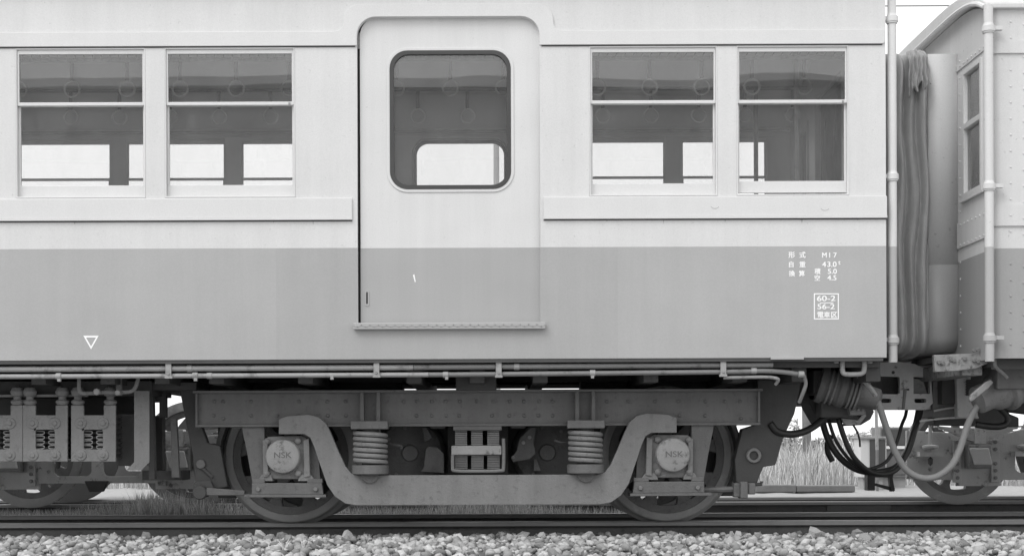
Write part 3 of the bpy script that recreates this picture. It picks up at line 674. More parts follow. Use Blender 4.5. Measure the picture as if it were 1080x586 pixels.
# side frame: channel
zt, zb2 = WZ(504, 413.5, FD), WZ(504, 446.5, FD); fx0 = WX(207, 430, FD); fx1 = 2*XB-fx0
fr = MB().box(fx0, fx1, FD, FD+.02, zb2, zt).build('side_frame', 'iron', bogie)
MB().box(fx0-.012, fx1+.012, FD-.055, FD+.09, zt, zt+.016).build('top_flange', 'iron', fr, .003)
MB().box(fx0, fx1, FD-.035, FD+.09, zb2-.016, zb2).build('bottom_flange', 'iron', fr, .003)
for xa_ in (fx0, fx1-.014): MB().box(xa_, xa_+.014, FD-.03, FD-.0005, zb2+.0005, zt-.0005).build('end_flange', 'iron', fr, .002)
rv = MB()
for px in (226, 236, 265, 292, 315, 345, 365, 425, 440, 455, 470, 485, 503, 520, 538, 553, 568, 583, 640, 662, 690, 716, 743, 765, 781):
    for py in (423, 438):
        if random.random() < .85: rv.lathe([(0, .010), (.007, .008), (.012, .003), (.0125, 0)], PT(px+random.uniform(-1, 1), py+(3 if (px in (236, 781) and py == 438) else 0), FD), (0, -1, 0), 10)
o = rv.build('rivets', 'iron', fr, 0, True); o['kind'] = 'stuff'
# far side frame and cross transoms
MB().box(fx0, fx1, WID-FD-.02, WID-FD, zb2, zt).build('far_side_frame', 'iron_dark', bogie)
tr = MB()
for s in (-1, 1): tr.box(XB+s*.26-.05, XB+s*.26+.05, FD+.02, WID-FD-.02, .62, zt-.01)
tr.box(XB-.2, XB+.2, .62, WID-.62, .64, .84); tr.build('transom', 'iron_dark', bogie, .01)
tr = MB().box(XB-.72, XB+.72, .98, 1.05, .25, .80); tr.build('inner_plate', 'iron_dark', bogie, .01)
# equaliser beam
eq = [(294, 442), (303, 438.5), (325, 437), (336, 439.5), (344, 446.5), (349, 457), (357, 476), (364, 491), (370, 498.5), (378, 501)]
eq2 = [(376, 532.5), (364, 530.5), (353, 523), (345, 511), (337, 488), (331, 470), (327, 461), (321, 457.5), (294, 457.5)]
ED = .345
L = [W(x, y, ED) for x, y in eq]; L2 = [W(x, y, ED) for x, y in eq2]
beam = L+mir(L)[::-1]+mir(L2)[::-1]+L2
plate('equaliser_beam', [beam], ED, ED+.055, 'iron_dusty', bogie, .006)
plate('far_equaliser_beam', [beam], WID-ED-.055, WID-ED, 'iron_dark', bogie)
# springs
for s in (0, 1):
    sx = WX(390.5, 475, .37); sx = sx if s == 0 else 2*XB-sx; d = .40
    zt_, zb_ = WZ(504, 452, .37), WZ(504, 489.5, .37)
    sp = MB().box(sx-.118, sx+.118, d-.105, d+.02, zt_, zt_+.052).build('spring', 'iron', bogie, .006)
    n = 6.0; tt = np.linspace(0, n, int(n*26)); zz = zt_-.012-(zt_-zb_-.024)*tt/n
    MB().tube([(sx+.098*cos(2*pi*t+1), d-.02+.098*sin(2*pi*t+1), z) for t, z in zip(tt, zz)], .0152, 8).build('coil', 'iron_dusty', sp, 0, True)
    MB().lathe([(0, 0), (.055, 0), (.055, zt_-zb_), (0, zt_-zb_)], (sx, d-.02, zb_), (0, 0, 1), 14).build('spring_core', 'iron_dark', sp)
    MB().lathe([(0, -.062), (.105, -.062), (.118, -.055), (.118, -.004), (.11, 0), (0, 0)], (sx, d-.02, zb_), (0, 0, 1), 24).build('spring_cup', 'iron', sp, 0, True)
    a0 = WZ(504, 500, .3); MB().prism([(sx+.06*cos(t), a0+.012+.066*sin(t)) for t in np.linspace(pi, 2*pi, 14)], ED-.02, ED-.0005).build('cup_boss', 'iron', sp, .003)
    for o_ in (-.052, .052):
        MB().prism([(sx+o_-.013, zt_+.052), (sx+o_+.013, zt_+.052), (sx+o_+.011, zt), (sx+o_-.011, zt)], FD-.06, FD-.0006).build('bracket_rib', 'iron', sp, .002)
# pedestals, axle boxes, wheels
BX = WX(306.7, 500, .75); BX2 = 2*XB-BX
def wheel(x, out, parent, detail=True):
    """out = depth of the outer face; the tread rests on the rail"""
    s = 1 if out < 1.34 else -1; c = (x, out, .4388); ax = (0, s, 0)
    w = MB().lathe([(.335, .018), (.372, .012), (.385, .012), (.385, .11), (.335, .11), (.335, .018)], c, ax, 48).build('wheel', 'iron', parent, 0, True)
    MB().lathe([(.386, .004), (.425, 0), (.434, .004), (.4388, .012), (.4388, .085), (.448, .098), (.466, .106), (.464, .128), (.452, .13), (.386, .13), (.386, .004)], c, ax, 64).build('tyre', 'tyre_steel', w, 0, True)
    MB().lathe([(.0, -.03), (.10, -.03), (.125, .0), (.13, .03), (.13, .12), (0, .12)], c, ax, 32).build('hub', 'iron', w, 0, True)
    for k in range(9):
        a = 2*pi*(k+.28)/9; u = Vector((cos(a), 0, sin(a))); v = Vector((-sin(a), 0, cos(a))); Cc = Vector(c)
        pts = []
        for (r, h, e0, e1) in ((.11, .05, .02, .10), (.22, .030, .03, .09), (.30, .034, .03, .095), (.345, .06, .025, .10)):
            for hh, e in ((-h, e0), (h, e0), (h, e1), (-h, e1)): pts.append(tuple(Cc+u*r+v*hh+Vector(ax)*e))
        f = []
        for i in range(3):
            for j in range(4): f.append((i*4+j, i*4+(j+1) % 4, i*4+4+(j+1) % 4, i*4+4+j))
        f += [(3, 2, 1, 0), (12, 13, 14, 15)]
        MB().add(pts, f).build('spoke', 'iron', w, .006)
    return w
for x in (BX, BX2):
    wheel(x, .745, bogie); wheel(x, WID-.745, bogie)
    MB().tube([(x, .6, .4388), (x, WID-.6, .4388)], .065, 16).build('axle', 'iron_dark', bogie)
    s = 1 if x < XB else -1
    MB().box(x-.52, x+.50, .93, .95, .16, .84).build('dark_backing', 'iron_dark', bogie, .004)  # added dark plate, keeps bright ground from showing between the spokes
    MB().box(x+s*.15, x+s*.78, 1.06, 1.70, .18, .66).build('traction_motor', 'iron_dark', bogie, .06)
for s_ in (-1, 1):
    xm_ = XB+s_*.46
    mc = MB().lathe([(0, 0), (.15, 0), (.21, .015), (.235, .05), (.24, .18), (0, .18)], (xm_, .82, .46), (0, 1, 0), 28).build('motor_casing', 'iron', bogie, 0, True)
    MB().lathe([(.0, .02), (.05, .02), (.06, .0), (.09, -.002)], (xm_, .82, .46), (0, -1, 0), 20).build('bearing_cap', 'iron_dusty', mc, 0, True)
    for k in range(8):
        a_ = k*pi/4+.2; MB().cyl((xm_+.17*cos(a_), .822, .46+.17*sin(a_)), (0, -1, 0), .013, .014, 8).build('casing_bolt', 'iron_dusty', mc)
def side_parts(flip):
    f = mir if flip else (lambda p: p)
    Pq = lambda pts, d: f([W(a, b, d) for a, b in pts])
    MB().prism(Pq([(254.5, 447), (279, 447), (279.5, 506), (266, 506), (261, 478)], FD), FD-.012, FD+.07).build('pedestal', 'iron', bogie, .004)
    MB().prism(Pq([(318, 447), (334, 447), (338, 506), (325, 506)], FD), FD+.0, FD+.07).build('pedestal', 'iron', bogie, .004)
    tb = MB().prism(Pq([(265.5, 509), (339.5, 509), (341, 521), (265.5, 521)], .385), .385, .44).build('tie_bar', 'iron', bogie, .004)
    MB().prism(Pq([(258, 521), (344, 521), (344, 524), (258, 524)], .39), .38, .50).build('brake_rod', 'iron', bogie, .002)
    for bx in (272.5, 333):
        (x, z), = Pq([(bx, 515.5)], .385); MB().cyl((x, .385, z), (0, -1, 0), .015, .014, 8, .25).build('tie_bolt', 'iron_dusty', tb)
    for a, b in ((266, 279), (324, 340)):
        MB().prism(Pq([(a, 504.5), (b, 504.5), (b, 508.8), (a, 508.8)], .39), .39, .47).build('tie_lug', 'iron', tb, .002)
    # axle box
    ab = MB().prism(Pq([(283, 460), (318, 459), (326, 463), (328, 500), (318, 505), (284, 505), (277, 501), (278, 463)], .41), .41, .66).build('axle_box', 'cast_light' if False else 'iron_dusty', bogie, .010)
    (x, z), = Pq([(298, 481)], .36)
    cv = MB().lathe([(0, .062), (.085, .060), (.104, .052), (.110, .040), (.112, .0)], (x, .41, z), (0, -1, 0), 32).build('box_cover', 'cast_light', ab, 0, True)
    for bx, by in ((281.5, 465.5), (314.5, 464.5), (281.5, 499), (314.5, 499)):
        (bx_, bz), = Pq([(bx, by)], .40); MB().lathe([(0, .03), (.012, .028), (.02, .02), (.022, 0)], (bx_, .41, bz), (0, -1, 0), 12).build('cover_bolt', 'iron_dusty', ab, 0, True)
    MB().prism(Pq([(276, 500), (286, 500), (288, 507), (272, 507)], .40), .395, .6).build('box_foot', 'iron_dusty', ab, .004)
    MB().prism(Pq([(317, 500), (328, 500), (333, 507), (314, 507)], .40), .395, .6).build('box_foot', 'iron_dusty', ab, .004)
    MB().prism(Pq([(320, 464), (326, 462), (327, 502), (321, 503)], .39), .385, .4095).build('box_guide', 'iron_dusty', ab, .003)
    MB().prism(Pq([(277, 464), (282, 463), (283, 502), (278, 503)], .39), .385, .4095).build('box_guide', 'iron_dusty', ab, .003)
    px = 298 if not flip else 711
    o = text('NSK', px, 482.5 if not flip else 481.5, 6.2, ab, .41-.0615, 'iron', 'lettering', 1.15, 0, 'CENTER')
    m = o.modifiers.new('solid', 'SOLIDIFY'); m.thickness = .004; m.offset = 0
    plate('underline', [rect(x-.06, z-.014, x+.06, z-.010)], .41-.0635, .41-.0605, 'cast_light', ab)
    # brake shoe and lever
    cxw = BX if not flip else BX2; sg = -1 if not flip else 1
    arc = [(cxw+sg*r_*cos(t), .4388+r_*sin(t)) for r_, ts in ((.472, np.linspace(-.42, .52, 14)), (.505, np.linspace(.52, -.42, 14))) for t in ts]
    MB().prism(arc, .745, .83).build('brake_shoe', 'iron_dusty', bogie, .003)
    xs = cxw+sg*.52; MB().box(xs-.03, xs+.03, .75, .82, .44, .475).box(xs-.02, xs+.02, .75, .80, .455, .53).build('shoe_lug', 'iron_dusty', bogie, .003)
side_parts(False); side_parts(True)
# brake levers (outlines differ at the two ends)
MB().pprism([(188, 404), (207, 404), (207, 448), (213, 450), (219, 467), (232, 470), (240, 513), (222, 516), (206, 508), (203, 480)], .55, .62).build('brake_lever', 'iron_dark', bogie, .006)
MB().pprism([(799, 400), (846, 400), (838, 436), (826, 462), (818, 490), (805, 492), (797, 513), (777, 513), (775, 485), (783, 452), (799, 447)], .55, .66).build('brake_lever', 'iron_dark', bogie, .006)
MB().cyl(PT(212, 519, .5), (0, -1, 0), .045, .05, 18).build('rod_joint', 'iron_dark', bogie, 0, True); MB().pprism([(205, 508), (222, 506), (226, 516), (218, 524), (206, 524), (203, 516)], .505, .54).build('rod_clevis', 'iron_dark', bogie, .006)
MB().pprism([(218, 514), (258, 517), (258, 522), (216, 522)], .46, .50).build('pull_rod', 'iron', bogie, .004)
MB().tube([PT(211, 491, .545), PT(224, 503, .545)], .012, 8).build('lever_link', 'iron_dark', bogie, 0, True); MB().cyl(PT(212, 489, .545), (0, -1, 0), .03, .015, 14).build('lever_pin', 'iron', bogie, 0, True)
MB().tube([PT(741, 516.5, .5), PT(775, 515.5, .5)], .02, 8).build('pull_rod', 'iron', bogie, 0, True)
MB().pbox(774, 509, 781, 524, .46, .54).pbox(781, 507.5, 789, 525.5, .44, .56).pbox(789, 509, 797, 521, .46, .54).build('rod_joint', 'iron', bogie, .008)
MB().lathe([(.03, -.008), (.045, -.01), (.05, 0), (.045, .01), (.03, .01), (.03, -.008)], PT(795, 480, .54), (0, 1, 0), 18).build('lever_pin', 'iron_dusty', bogie, 0, True)
MB().tube([PT(797, 510.5, .53), PT(803, 510, .53), PT(803, 507, .53)], .012, 6).build('cotter', 'iron_dark', bogie)
# transverse leaf springs of the bolster, seen end on
def leafstack(name, x0, x1, cols, y0, y1, d, up):
    mb = MB(); n = 8
    for (a, b) in cols:
        for j in range(n):
            ya = y0+(y1-y0)*j/n; yb = y0+(y1-y0)*(j+.72)/n
            mb.pbox(a, ya, b, yb, d+(n-j if up else j)*.004, d+.35)
    return mb.build(name, 'iron_dusty', bogie)
leafstack('leaf_spring', 0, 0, [(480, 492.5), (497, 509), (514, 526.5)], 454, 469.5, .40, True)
leafstack('leaf_spring', 0, 0, [(480, 493), (497, 510), (514, 527)], 480, 494.5, .40, False)
MB().pbox(476, 469.5, 529, 479.5, .37, .62).build('spring_band', 'cast_light', bogie, .008)
ptube([(477.5, 478, .385), (477.5, 492, .385), (480, 496, .385), (503, 496.5, .385), (527, 496, .385), (531, 492, .385), (531, 462, .385)], .011, 8, 4).build('spring_hanger', 'iron_dusty', bogie, 0, True)
MB().pbox(478, 449, 529, 453.5, .40, .7).build('spring_plank', 'iron', bogie, .003)
MB().pbox(472, 447, 536, 500, .78, .97).build('bolster', 'iron_dark', bogie, .01)
# brake hangers seen between the springs
MB().pprism([(445, 450.5), (450, 450.5), (456, 461), (452, 464), (448, 465)], .7, .76).build('brake_hanger', 'iron', bogie, .003)
MB().pprism([(449, 473), (452, 470), (462, 471.5), (468, 478), (468.5, 498.5), (444, 497), (447, 492)], .66, .74).build('brake_block', 'iron', bogie, .004)
for y in (477, 483.5, 491): MB().pbox(457.5, y, 461.5, y+2.6, .655, .66).build('block_lug', 'iron', bogie)
MB().pprism([(548, 462), (556, 454), (560, 450), (565.5, 450.5), (563, 466), (565, 478), (558, 484), (541, 487), (539, 483), (545, 475)], .66, .74).build('brake_block', 'iron', bogie, .004)
bolt(558.5, 461, .66, .014, .012, 'steel_light', bogie); bolt(552, 466.5, .66, .014, .012, 'steel_light', bogie); bolt(541, 482, .66, .012, .01, 'iron_dusty', bogie)
MB().pprism([(563.5, 484), (566, 484), (570, 496), (563, 496)], .75, .78).build('brake_hanger', 'iron_dusty', bogie)
ptube([(408, 466, .6), (416, 469, .58), (423, 470, .58), (423, 473, .58)], .010, 6, 3).build('lever_end', 'iron', bogie, 0, True)
ptube([(600, 465, .6), (592, 466, .58), (585, 463.5, .58)], .010, 6, 3).build('lever_end', 'iron', bogie, 0, True)

# ================================================================== THE NEXT CAR
XN = WX(1048, 200, 0)
nz = -0.02
nx = empty('railway_car', (XN+2, 1.34, 0), 'riveted railway car beyond the canvas gangway with peeling headstock', 'railway car')
XR = XN+4.2; nd = WZ(1065, 261.5, 0); nb = WZ(1065, 377.5, 0)
nT = WZ(1065, 7, 0)
PN = lambda y: WZ(1065, y, 0)
RC = .05
def ncorner(z0, z1, m, name):
    pr = [(XR, .012), (XN+RC, .012)]+[(XN+RC-RC*sin(t), .012+RC-RC*cos(t)) for t in np.linspace(0, pi/2, 7)]+[(XN, .12), (XN+.03, .12), (XN+.03, .06), (XN+.06, .04), (XR, .04)]
    n = len(pr); v = [(x, y, z0) for x, y in pr]+[(x, y, z1) for x, y in pr]
    f = [tuple(range(n)), tuple(range(2*n-1, n-1, -1))]+[(i, (i+1) % n, (i+1) % n+n, i+n) for i in range(n)]
    return MB().add(v, f).build(name, m, nx, 0, True)
ncorner(nd, nT+.05, 'next_cream', 'side_wall'); ncorner(nb, nd-.0004, 'next_grey', 'lower_panel')
for (ya, yb, nm) in ((43, 56, 'fascia'), (216, 238, 'belt_rail')):
    z0, z1 = PN(yb), PN(ya)
    pr = [(XR, 0), (XN+RC, 0)]+[(XN+RC-(RC+.01)*sin(t), .010+RC-(RC+.01)*cos(t)) for t in np.linspace(0, pi/2, 7)]+[(XN-.01, .12), (XN-.0005, .12), (XN-.0005, .062), (XN+.02, .02), (XN+.05, .0118), (XR, .0118)]
    n = len(pr); v = [(x, y, z0) for x, y in pr]+[(x, y, z1) for x, y in pr]
    f = [tuple(range(n)), tuple(range(2*n-1, n-1, -1))]+[(i, (i+1) % n, (i+1) % n+n, i+n) for i in range(n)]
    MB().add(v, f).build(nm, 'next_cream', nx, 0, True)
MB().box(XN-.02, XR, -.02, .03, PN(9.5), PN(4)).build('roof_gutter', 'next_cream', nx, .006)
for (lo, hi, m_) in ((20, 260, 'next_cream'), (262, 376, 'next_grey')):
    rv = MB()
    for px in (1066, 1079.5):
        for py in range(23, 376, 17):
            if lo < py < hi: rv.lathe([(0, .004), (.005, .0035), (.0075, 0)], PT(px, py+(0 if px < 1070 else 3), .0117 if not (43 < py < 56 or 216 < py < 238) else -.0003), (0, -1, 0), 8)
    o = rv.build('rivets', m_, nx, 0, True); o['kind'] = 'stuff'
GD = .68
# end face, built in the YZ plane
def yzplate(loops, x0, x1, m, name, parent, bevel=0):
    o = plate(name, loops, -x1, -x0, m, None, bevel); me = o.data
    me.transform(Matrix(((0, -1, 0, 0), (1, 0, 0, 0), (0, 0, 1, 0), (0, 0, 0, 1)))); o.parent = parent; me.transform(Matrix.Translation(-ROOT[root_of(parent)])); return o
top = arch(3.18, .13, .10, 2.58, 6, 20)
ew0, ew1 = 2.10, 2.93
holes = [rect(.19, ew0, .55, ew1), rect(2.13, ew0, 2.49, ew1)]
yzplate([[(.121, nd), (.94, nd), (.94, 3.0), (1.74, 3.0), (1.74, nd), (2.58, nd)]+top[::-1]]+holes, XN+.002, XN+.04, 'next_cream', 'end_wall', nx)
yzplate([rect(.121, nb, .94, nd-.0004)], XN+.002, XN+.04, 'next_grey', 'lower_end_wall', nx); yzplate([rect(1.74, nb, 2.58, nd-.0004)], XN+.002, XN+.04, 'next_grey', 'lower_end_wall', nx)
for h in holes:
    (a, b), (c, d_) = h[0], h[2]; zm = b+(d_-b)*.56
    f = yzplate([rect(a+.001, b+.001, c-.001, d_-.001), rect(a+.03, b+.035, c-.03, zm-.018), rect(a+.03, zm+.018, c-.03, d_-.03)], XN-.012, XN+.045, 'next_cream', 'end_window', nx, .003)
    yzplate([rect(a+.025, b+.03, c-.025, d_-.025)], XN+.015, XN+.018, 'window_glass', 'pane', f)
    yzplate([rect(a-.04, b-.022, c+.04, b-.002)], XN-.02, XN+.0015, 'next_cream', 'window_sill', f, .003)
# belt plate on the end, with rivets
yzplate([rect(.122, PN(247), GD-.002, PN(218))], XN-.008, XN+.0015, 'next_cream', 'end_belt', nx, .002)
yzplate([rect(.122, ew1+.03, GD-.002, ew1+.075)], XN-.006, XN+.0015, 'next_cream', 'end_fascia', nx, .002)
rv = MB()
for y in np.arange(.15, .66, .075):
    for z in (PN(221), PN(244), ew1+.052): rv.lathe([(0, .006), (.006, .005), (.008, 0)], (XN-.007, y, z), (-1, 0, 0), 8)
for z in np.arange(1.15, 3.1, .11): rv.lathe([(0, .006), (.006, .005), (.008, 0)], (XN+.002, .63, z), (-1, 0, 0), 8)
o = rv.build('end_rivets', 'next_cream', nx, 0, True); o['kind'] = 'stuff'
# roof with its rounded end lip
MB().xprism(arch(3.185, .13, -.01, 2.69, 6, 24)+[(y, z) for y, z in arch(3.215, .20, -.01, 2.69, 4.5, 24)][::-1], XN-.05, XR).build('roof', 'next_cream', nx, .01, True)
MB().tube([(XN-.055, y, z-.004) for y, z in arch(3.185, .13, -.01, 2.69, 6, 24)], .016, 8).build('roof_edge', 'next_cream', nx, 0, True)
MB().box(XN+.05, XR, .13, 2.55, nb+.05, nb+.12).build('floor', 'floor_lino', nx)
MB().box(XN+.05, XR, 2.60, 2.64, nb, 1.95).build('far_side_wall', 'next_cream', nx); MB().box(XN+.05, XR, 2.60, 2.64, 2.93, 3.2).build('far_cornice', 'next_cream', nx)
for k in range(5): MB().box(XN+.05+k*1.0, XN+.17+k*1.0, 2.60, 2.64, 1.9505, 2.9295).build('far_pillar', 'next_cream', nx)
MB().box(XR-.03, XR, .05, 2.6, nb, 3.2).build('rear_partition', 'interior_panel', nx)
drain_pipe(1043, 6, 381, (30, 196, 356), -.035, nx, 'next_cream', M(4.8), 'grey_paint', nd)
# gangway box with a rounded lower edge
GD, GE = .68, WID-.68
gx0, gx1 = WX(979, 200, GD), XN+.001
gtop, gbot = WZ(1000, 57, GD), WZ(1000, 371, GD)
zgd = WZ(1000, 279, GD)
def gbox(z0, z1, m, name, round_=0):
    b = rrect(GD, z0, GE, z1, .10, (round_, round_, 0, 0)); i = rrect((GD+.05), z0+(.05 if round_ else 0), (GE-.05), z1, .06, (round_, round_, 0, 0))
    loops = [b, i] if not round_ else [b]
    if round_:
        pts = [p for p in b]; yzplate([[(GE, z1)]+[(GD, z1)]+b[:18]+[]] if False else [b[0:18]+[(GE, z1), ((GE-.05), z1)]+[p for p in i[0:18]][::-1]+[((GD+.05), z1), (GD, z1)]], gx0, gx1, m, name, nx)
    else:
        yzplate([[(GD, z0), ((GD+.05), z0), ((GD+.05), z1-.05), ((GE-.05), z1-.05), ((GE-.05), z0), (GE, z0), (GE, z1), (GD, z1)]], gx0, gx1, m, name, nx)
gbox(zgd, gtop, 'next_cream', 'gangway_box'); gbox(gbot, zgd-.0004, 'next_grey', 'lower_gangway_box', 1)
# canvas bellows between the cars
bx0, bx1 = XE+.005, gx0-.003
ya, yb, za, zb3 = .655, WID-.655, WZ(965, 371, .66), WZ(965, 54, .66)
loop = rrect(ya, za, yb, zb3, .12, n=6)
# densify the loop
dl = []
for i in range(len(loop)):
    p, q = loop[i], loop[(i+1) % len(loop)]; L_ = math.hypot(q[0]-p[0], q[1]-p[1]); k = max(1, int(L_/.05))
    for j in range(k): dl.append((p[0]+(q[0]-p[0])*j/k, p[1]+(q[1]-p[1])*j/k))
nu = 66; V = []; Fc = []
cy_, cz_ = (ya+yb)/2, (za+zb3)/2
from mathutils import noise as mn
for i in range(nu+1):
    u = i/nu
    for (y, z) in dl:
        n_ = Vector((0, (y-cy_)/.6, (z-cz_)/1.1)); 
        if abs(n_.y) > abs(n_.z)*.9: nn = Vector((0, math.copysign(1, n_.y), 0))
        else: nn = Vector((0, 0, math.copysign(1, n_.z)))
        t = (z-za)/(zb3-za)
        warp = .028*mn.noise(Vector((z*2.1, 0, 3)))+.018*mn.noise(Vector((u*6, z*1.2, 9)))
        amp = .026*(.5+.6*abs(mn.noise(Vector((u*5, z*.9, 1)))))*2.0
        fold = amp*(abs(sin(pi*(u*6.0+warp*9)))*2-1)+.014*mn.noise(Vector((u*16, z*4, 4)))+.006*mn.noise(Vector((u*30, z*14, 6)))+.02*mn.noise(Vector((u*3, z*3.0, 8)))
        if t < .16: fold += .030*mn.noise(Vector((u*9, z*9, 2)))*(1-t/.16)+.02*(1-t/.16)*cos(u*pi*2)
        x = bx0+(bx1-bx0)*u+.016*mn.noise(Vector((u*4, z*2, 7)))*(1 if 0 < i < nu else 0)
        V.append((x, y+nn.y*fold, z+nn.z*fold*.6))
k = len(dl)
for i in range(nu):
    for j in range(k): Fc.append((i*k+j, i*k+(j+1) % k, (i+1)*k+(j+1) % k, (i+1)*k+j))
MB().add(V, Fc).build('gangway_bellows', 'canvas', nx, 0, 'all')
# gathered flap of canvas at the top of the bellows
V = []; Fc = []; nu2, nv2 = 44, 20
fx0_, fx1_ = WX(957, 70, .6), WX(980.5, 70, .6); fz1 = WZ(968, 52.5, .6)
for i in range(nu2+1):
    u = i/nu2
    for j in range(nv2+1):
        v = j/nv2
        hem = .30*(1-.25*u)+.03*sin(u*19)
        x = fx0_+(fx1_-fx0_)*(u+.12*(1-v)*(1-2*u)*.5)+.010*mn.noise(Vector((u*3, v*4, 2)))
        f = .016*sin(u*30+1.6*v+2*mn.noise(Vector((u*4, v*2, 1))))*(.5+.6*v)+.012*mn.noise(Vector((u*9, v*3, 5)))
        V.append((x, .655-.045*min(1, v*5)-f-.02*v, fz1+.015*math.sin(u*pi)-hem*v))
for i in range(nu2):
    for j in range(nv2): a = i*(nv2+1)+j; Fc.append((a, a+1, a+nv2+2, a+nv2+1))
fl = MB().add(V, Fc).build('canvas_flap', 'canvas', nx, 0, 'all'); sm = fl.modifiers.new('solid', 'SOLIDIFY'); sm.thickness = .006
# headstock with peeling paint, and the underframe behind
hs = MB().box(XN-.10, XN+.03, .30, 2.38, WZ(1010, 396, .35), nb-.001).build('headstock', 'peeling_paint', nx, .006)
MB().pprism([(985, 374), (1044, 372), (1042, 383), (1030, 388), (1008, 391), (986, 392)], .26, .30).build('gusset_plate', 'peeling_paint', nx, .003)
for p, y in ((990, 382), (994, 382.5), (1003, 379), (1006, 380), (1017, 378), (1027, 369.5), (1031, 369), (1027, 380), (1031, 381), (1036, 376)):
    bolt(p, y, .259, .013, .014, 'iron_dusty', nx)
MB().box(XN+.03, XR, .10, .14, .97, nb).box(XN+.0, XR, 1.02, 1.12, .78, nb).box(XN+.0, XR, 1.56, 1.66, .78, nb).box(XN+.05, XR, .14, 2.6, .99, nb-.001).build('underframe', 'iron_dark', nx)
MB().pbox(1052, 380, 1110, 410, .3, .6).build('equipment_case', 'iron', nx, .01); MB().pbox(1055, 398, 1120, 420, .42, .5).build('conduit_duct', 'iron', nx, .01)
ptube([(1049, 377, .1), (1050, 386, .1), (1056, 392, .12), (1062, 398, .14)], M(2), 8, 4).build('pipe_elbow', 'iron_dusty', nx, 0, True)

# couplers
cpl = empty('coupler', (WX(945, 410, 1.15), 1.34, .7), 'cast iron coupler head with square cut-outs between the two cars', 'coupler')
CD = 1.12
Pc = lambda x, y: W(x, y, CD)
plate('coupler_head', [[Pc(*p) for p in ((905, 388), (925, 382.5), (945, 381), (965, 383.5), (975, 388), (982, 396), (984, 425), (977, 432), (925, 432), (905, 428))],
      [Pc(*p) for p in ((918, 400), (927, 396.5), (948, 397), (949, 399), (949, 414), (947, 415.5), (918, 415))], [Pc(*p) for p in ((963.5, 397), (981, 398), (981, 415), (963.5, 415))],
      rrect(Pc(927, 424)[0], Pc(927, 424.5)[1], Pc(940, 424)[0], Pc(940, 420)[1], .012), rrect(Pc(964.5, 424)[0], Pc(964, 424.5)[1], Pc(977, 424)[0], Pc(977, 420)[1], .012)], CD, CD+.05, 'frame_grey', cpl, .008)
plate('back_plate', [[Pc(*p) for p in ((905, 386), (975, 386), (984, 430), (905, 430))]], CD+.22, CD+.30, 'iron_dusty', cpl, .01)
MB().pbox(905, 385, 985, 389, CD+.05, CD+.22).pbox(905, 428, 985, 431.5, CD+.05, CD+.22).build('head_web', 'frame_grey', cpl, .003)
plate('knuckle_face', [[Pc(*p) for p in ((964, 398), (976, 400), (981, 415), (964, 415))]], CD+.06, CD+.09, 'steel_light', cpl)
plate('knuckle_seam', [[Pc(*p) for p in ((953, 410), (956, 410), (953.5, 431.5), (951, 431.5))]], CD-.012, CD-.0006, 'iron_dusty', cpl)
bolt(942, 392.5, CD, .012, .002, 'gasket', cpl, 'bolt_hole'); MB().pbox(955, 409.5, 959, 411.5, CD-.004, CD).build('slot', 'gasket', cpl)
MB().box(WX(870, 410, 1.2), WX(906, 410, 1.2), 1.16, 1.5, .66, .92).build('shank', 'iron_dark', cpl, .01)
cp2 = empty('coupler', (WX(1005, 410, 1.15), 1.34, .7), 'coupler carrier of the riveted car with ribbed upright', 'coupler')
MB().pprism([(984, 395), (1003, 392), (1009, 395), (1012, 440), (984, 440)], 1.12, 1.45).build('shank', 'iron_dusty', cp2, .01)
MB().pprism([(1008, 388), (1024, 389), (1024, 400), (1030, 425), (1032, 440), (1010, 440), (1009, 405)], .98, 1.05).build('carrier', 'frame_grey', cp2, .005)
MB().pbox(1008, 387, 1022, 389, .95, 1.1).build('carrier_cap', 'peeling_paint', cp2, .003)
for j in range(6): MB().pbox(1019, 401.5+j*2.7, 1026, 402.8+j*2.7, .965, .98).build('rib', 'iron_dark', cp2)
MB().pbox(1019, 400, 1026, 417, .9785, .9796).build('rib_backing', 'gasket', cp2)
MB().pprism([(985, 432), (1050, 430), (1075, 440), (1075, 450), (985, 448)], 1.2, 1.35).pprism([(1030, 395), (1120, 395), (1120, 440), (1040, 430)], 1.3, 1.5).build('draft_beam', 'iron_dark', cp2, .01)
ptube([(985, 433, 1.1), (1005, 429.5, 1.08), (1030, 429.5, 1.06)], .008, 6, 3).build('release_rod', 'frame_grey', cp2, 0, True)
ptube([(970, 444, 1.05), (1000, 440.5, 1.05), (1032, 440, 1.05)], .007, 6, 3).build('release_rod', 'frame_grey', cp2, 0, True)

# jumper sockets, hoses and cables
def socket(name, p0, p1, r0, parent, m='iron'):
    a, b = Vector(PT(*p0)), Vector(PT(*p1)); ax = (b-a); h = ax.length
    return MB().lathe([(0, 0), (r0*1.25, 0), (r0*1.3, h*.08), (r0*1.1, h*.12), (r0*1.1, h*.3), (r0*1.22, h*.33), (r0*1.22, h*.42), (r0, h*.46), (r0*.95, h*.62), (r0*.75, h*.72), (r0*.72, h*.95), (r0*.4, h), (0, h)], a, ax, 20).build(name, m, parent, 0, True)
so = socket('jumper_socket', (864, 404, .55), (929, 422, .50), .098, car, 'iron')
a_, b_ = Vector(PT(864, 404, .55)), Vector(PT(929, 422, .50))
for t_ in (.16, .24, .5, .56, .62): MB().lathe([(.09, -.006), (.122-.02*t_, -.006), (.124-.02*t_, 0), (.122-.02*t_, .006), (.09, .006)], a_+(b_-a_)*t_, b_-a_, 22).build('socket_rib', 'iron_dusty', so, 0, True)
MB().pbox(858, 390, 884, 416, .62, .9).build('socket_mount', 'iron_dark', so, .01); MB().pprism([(895, 426), (912, 428), (914, 437), (897, 438)], .56, .64).build('terminal_box', 'iron_dusty', so, .006)
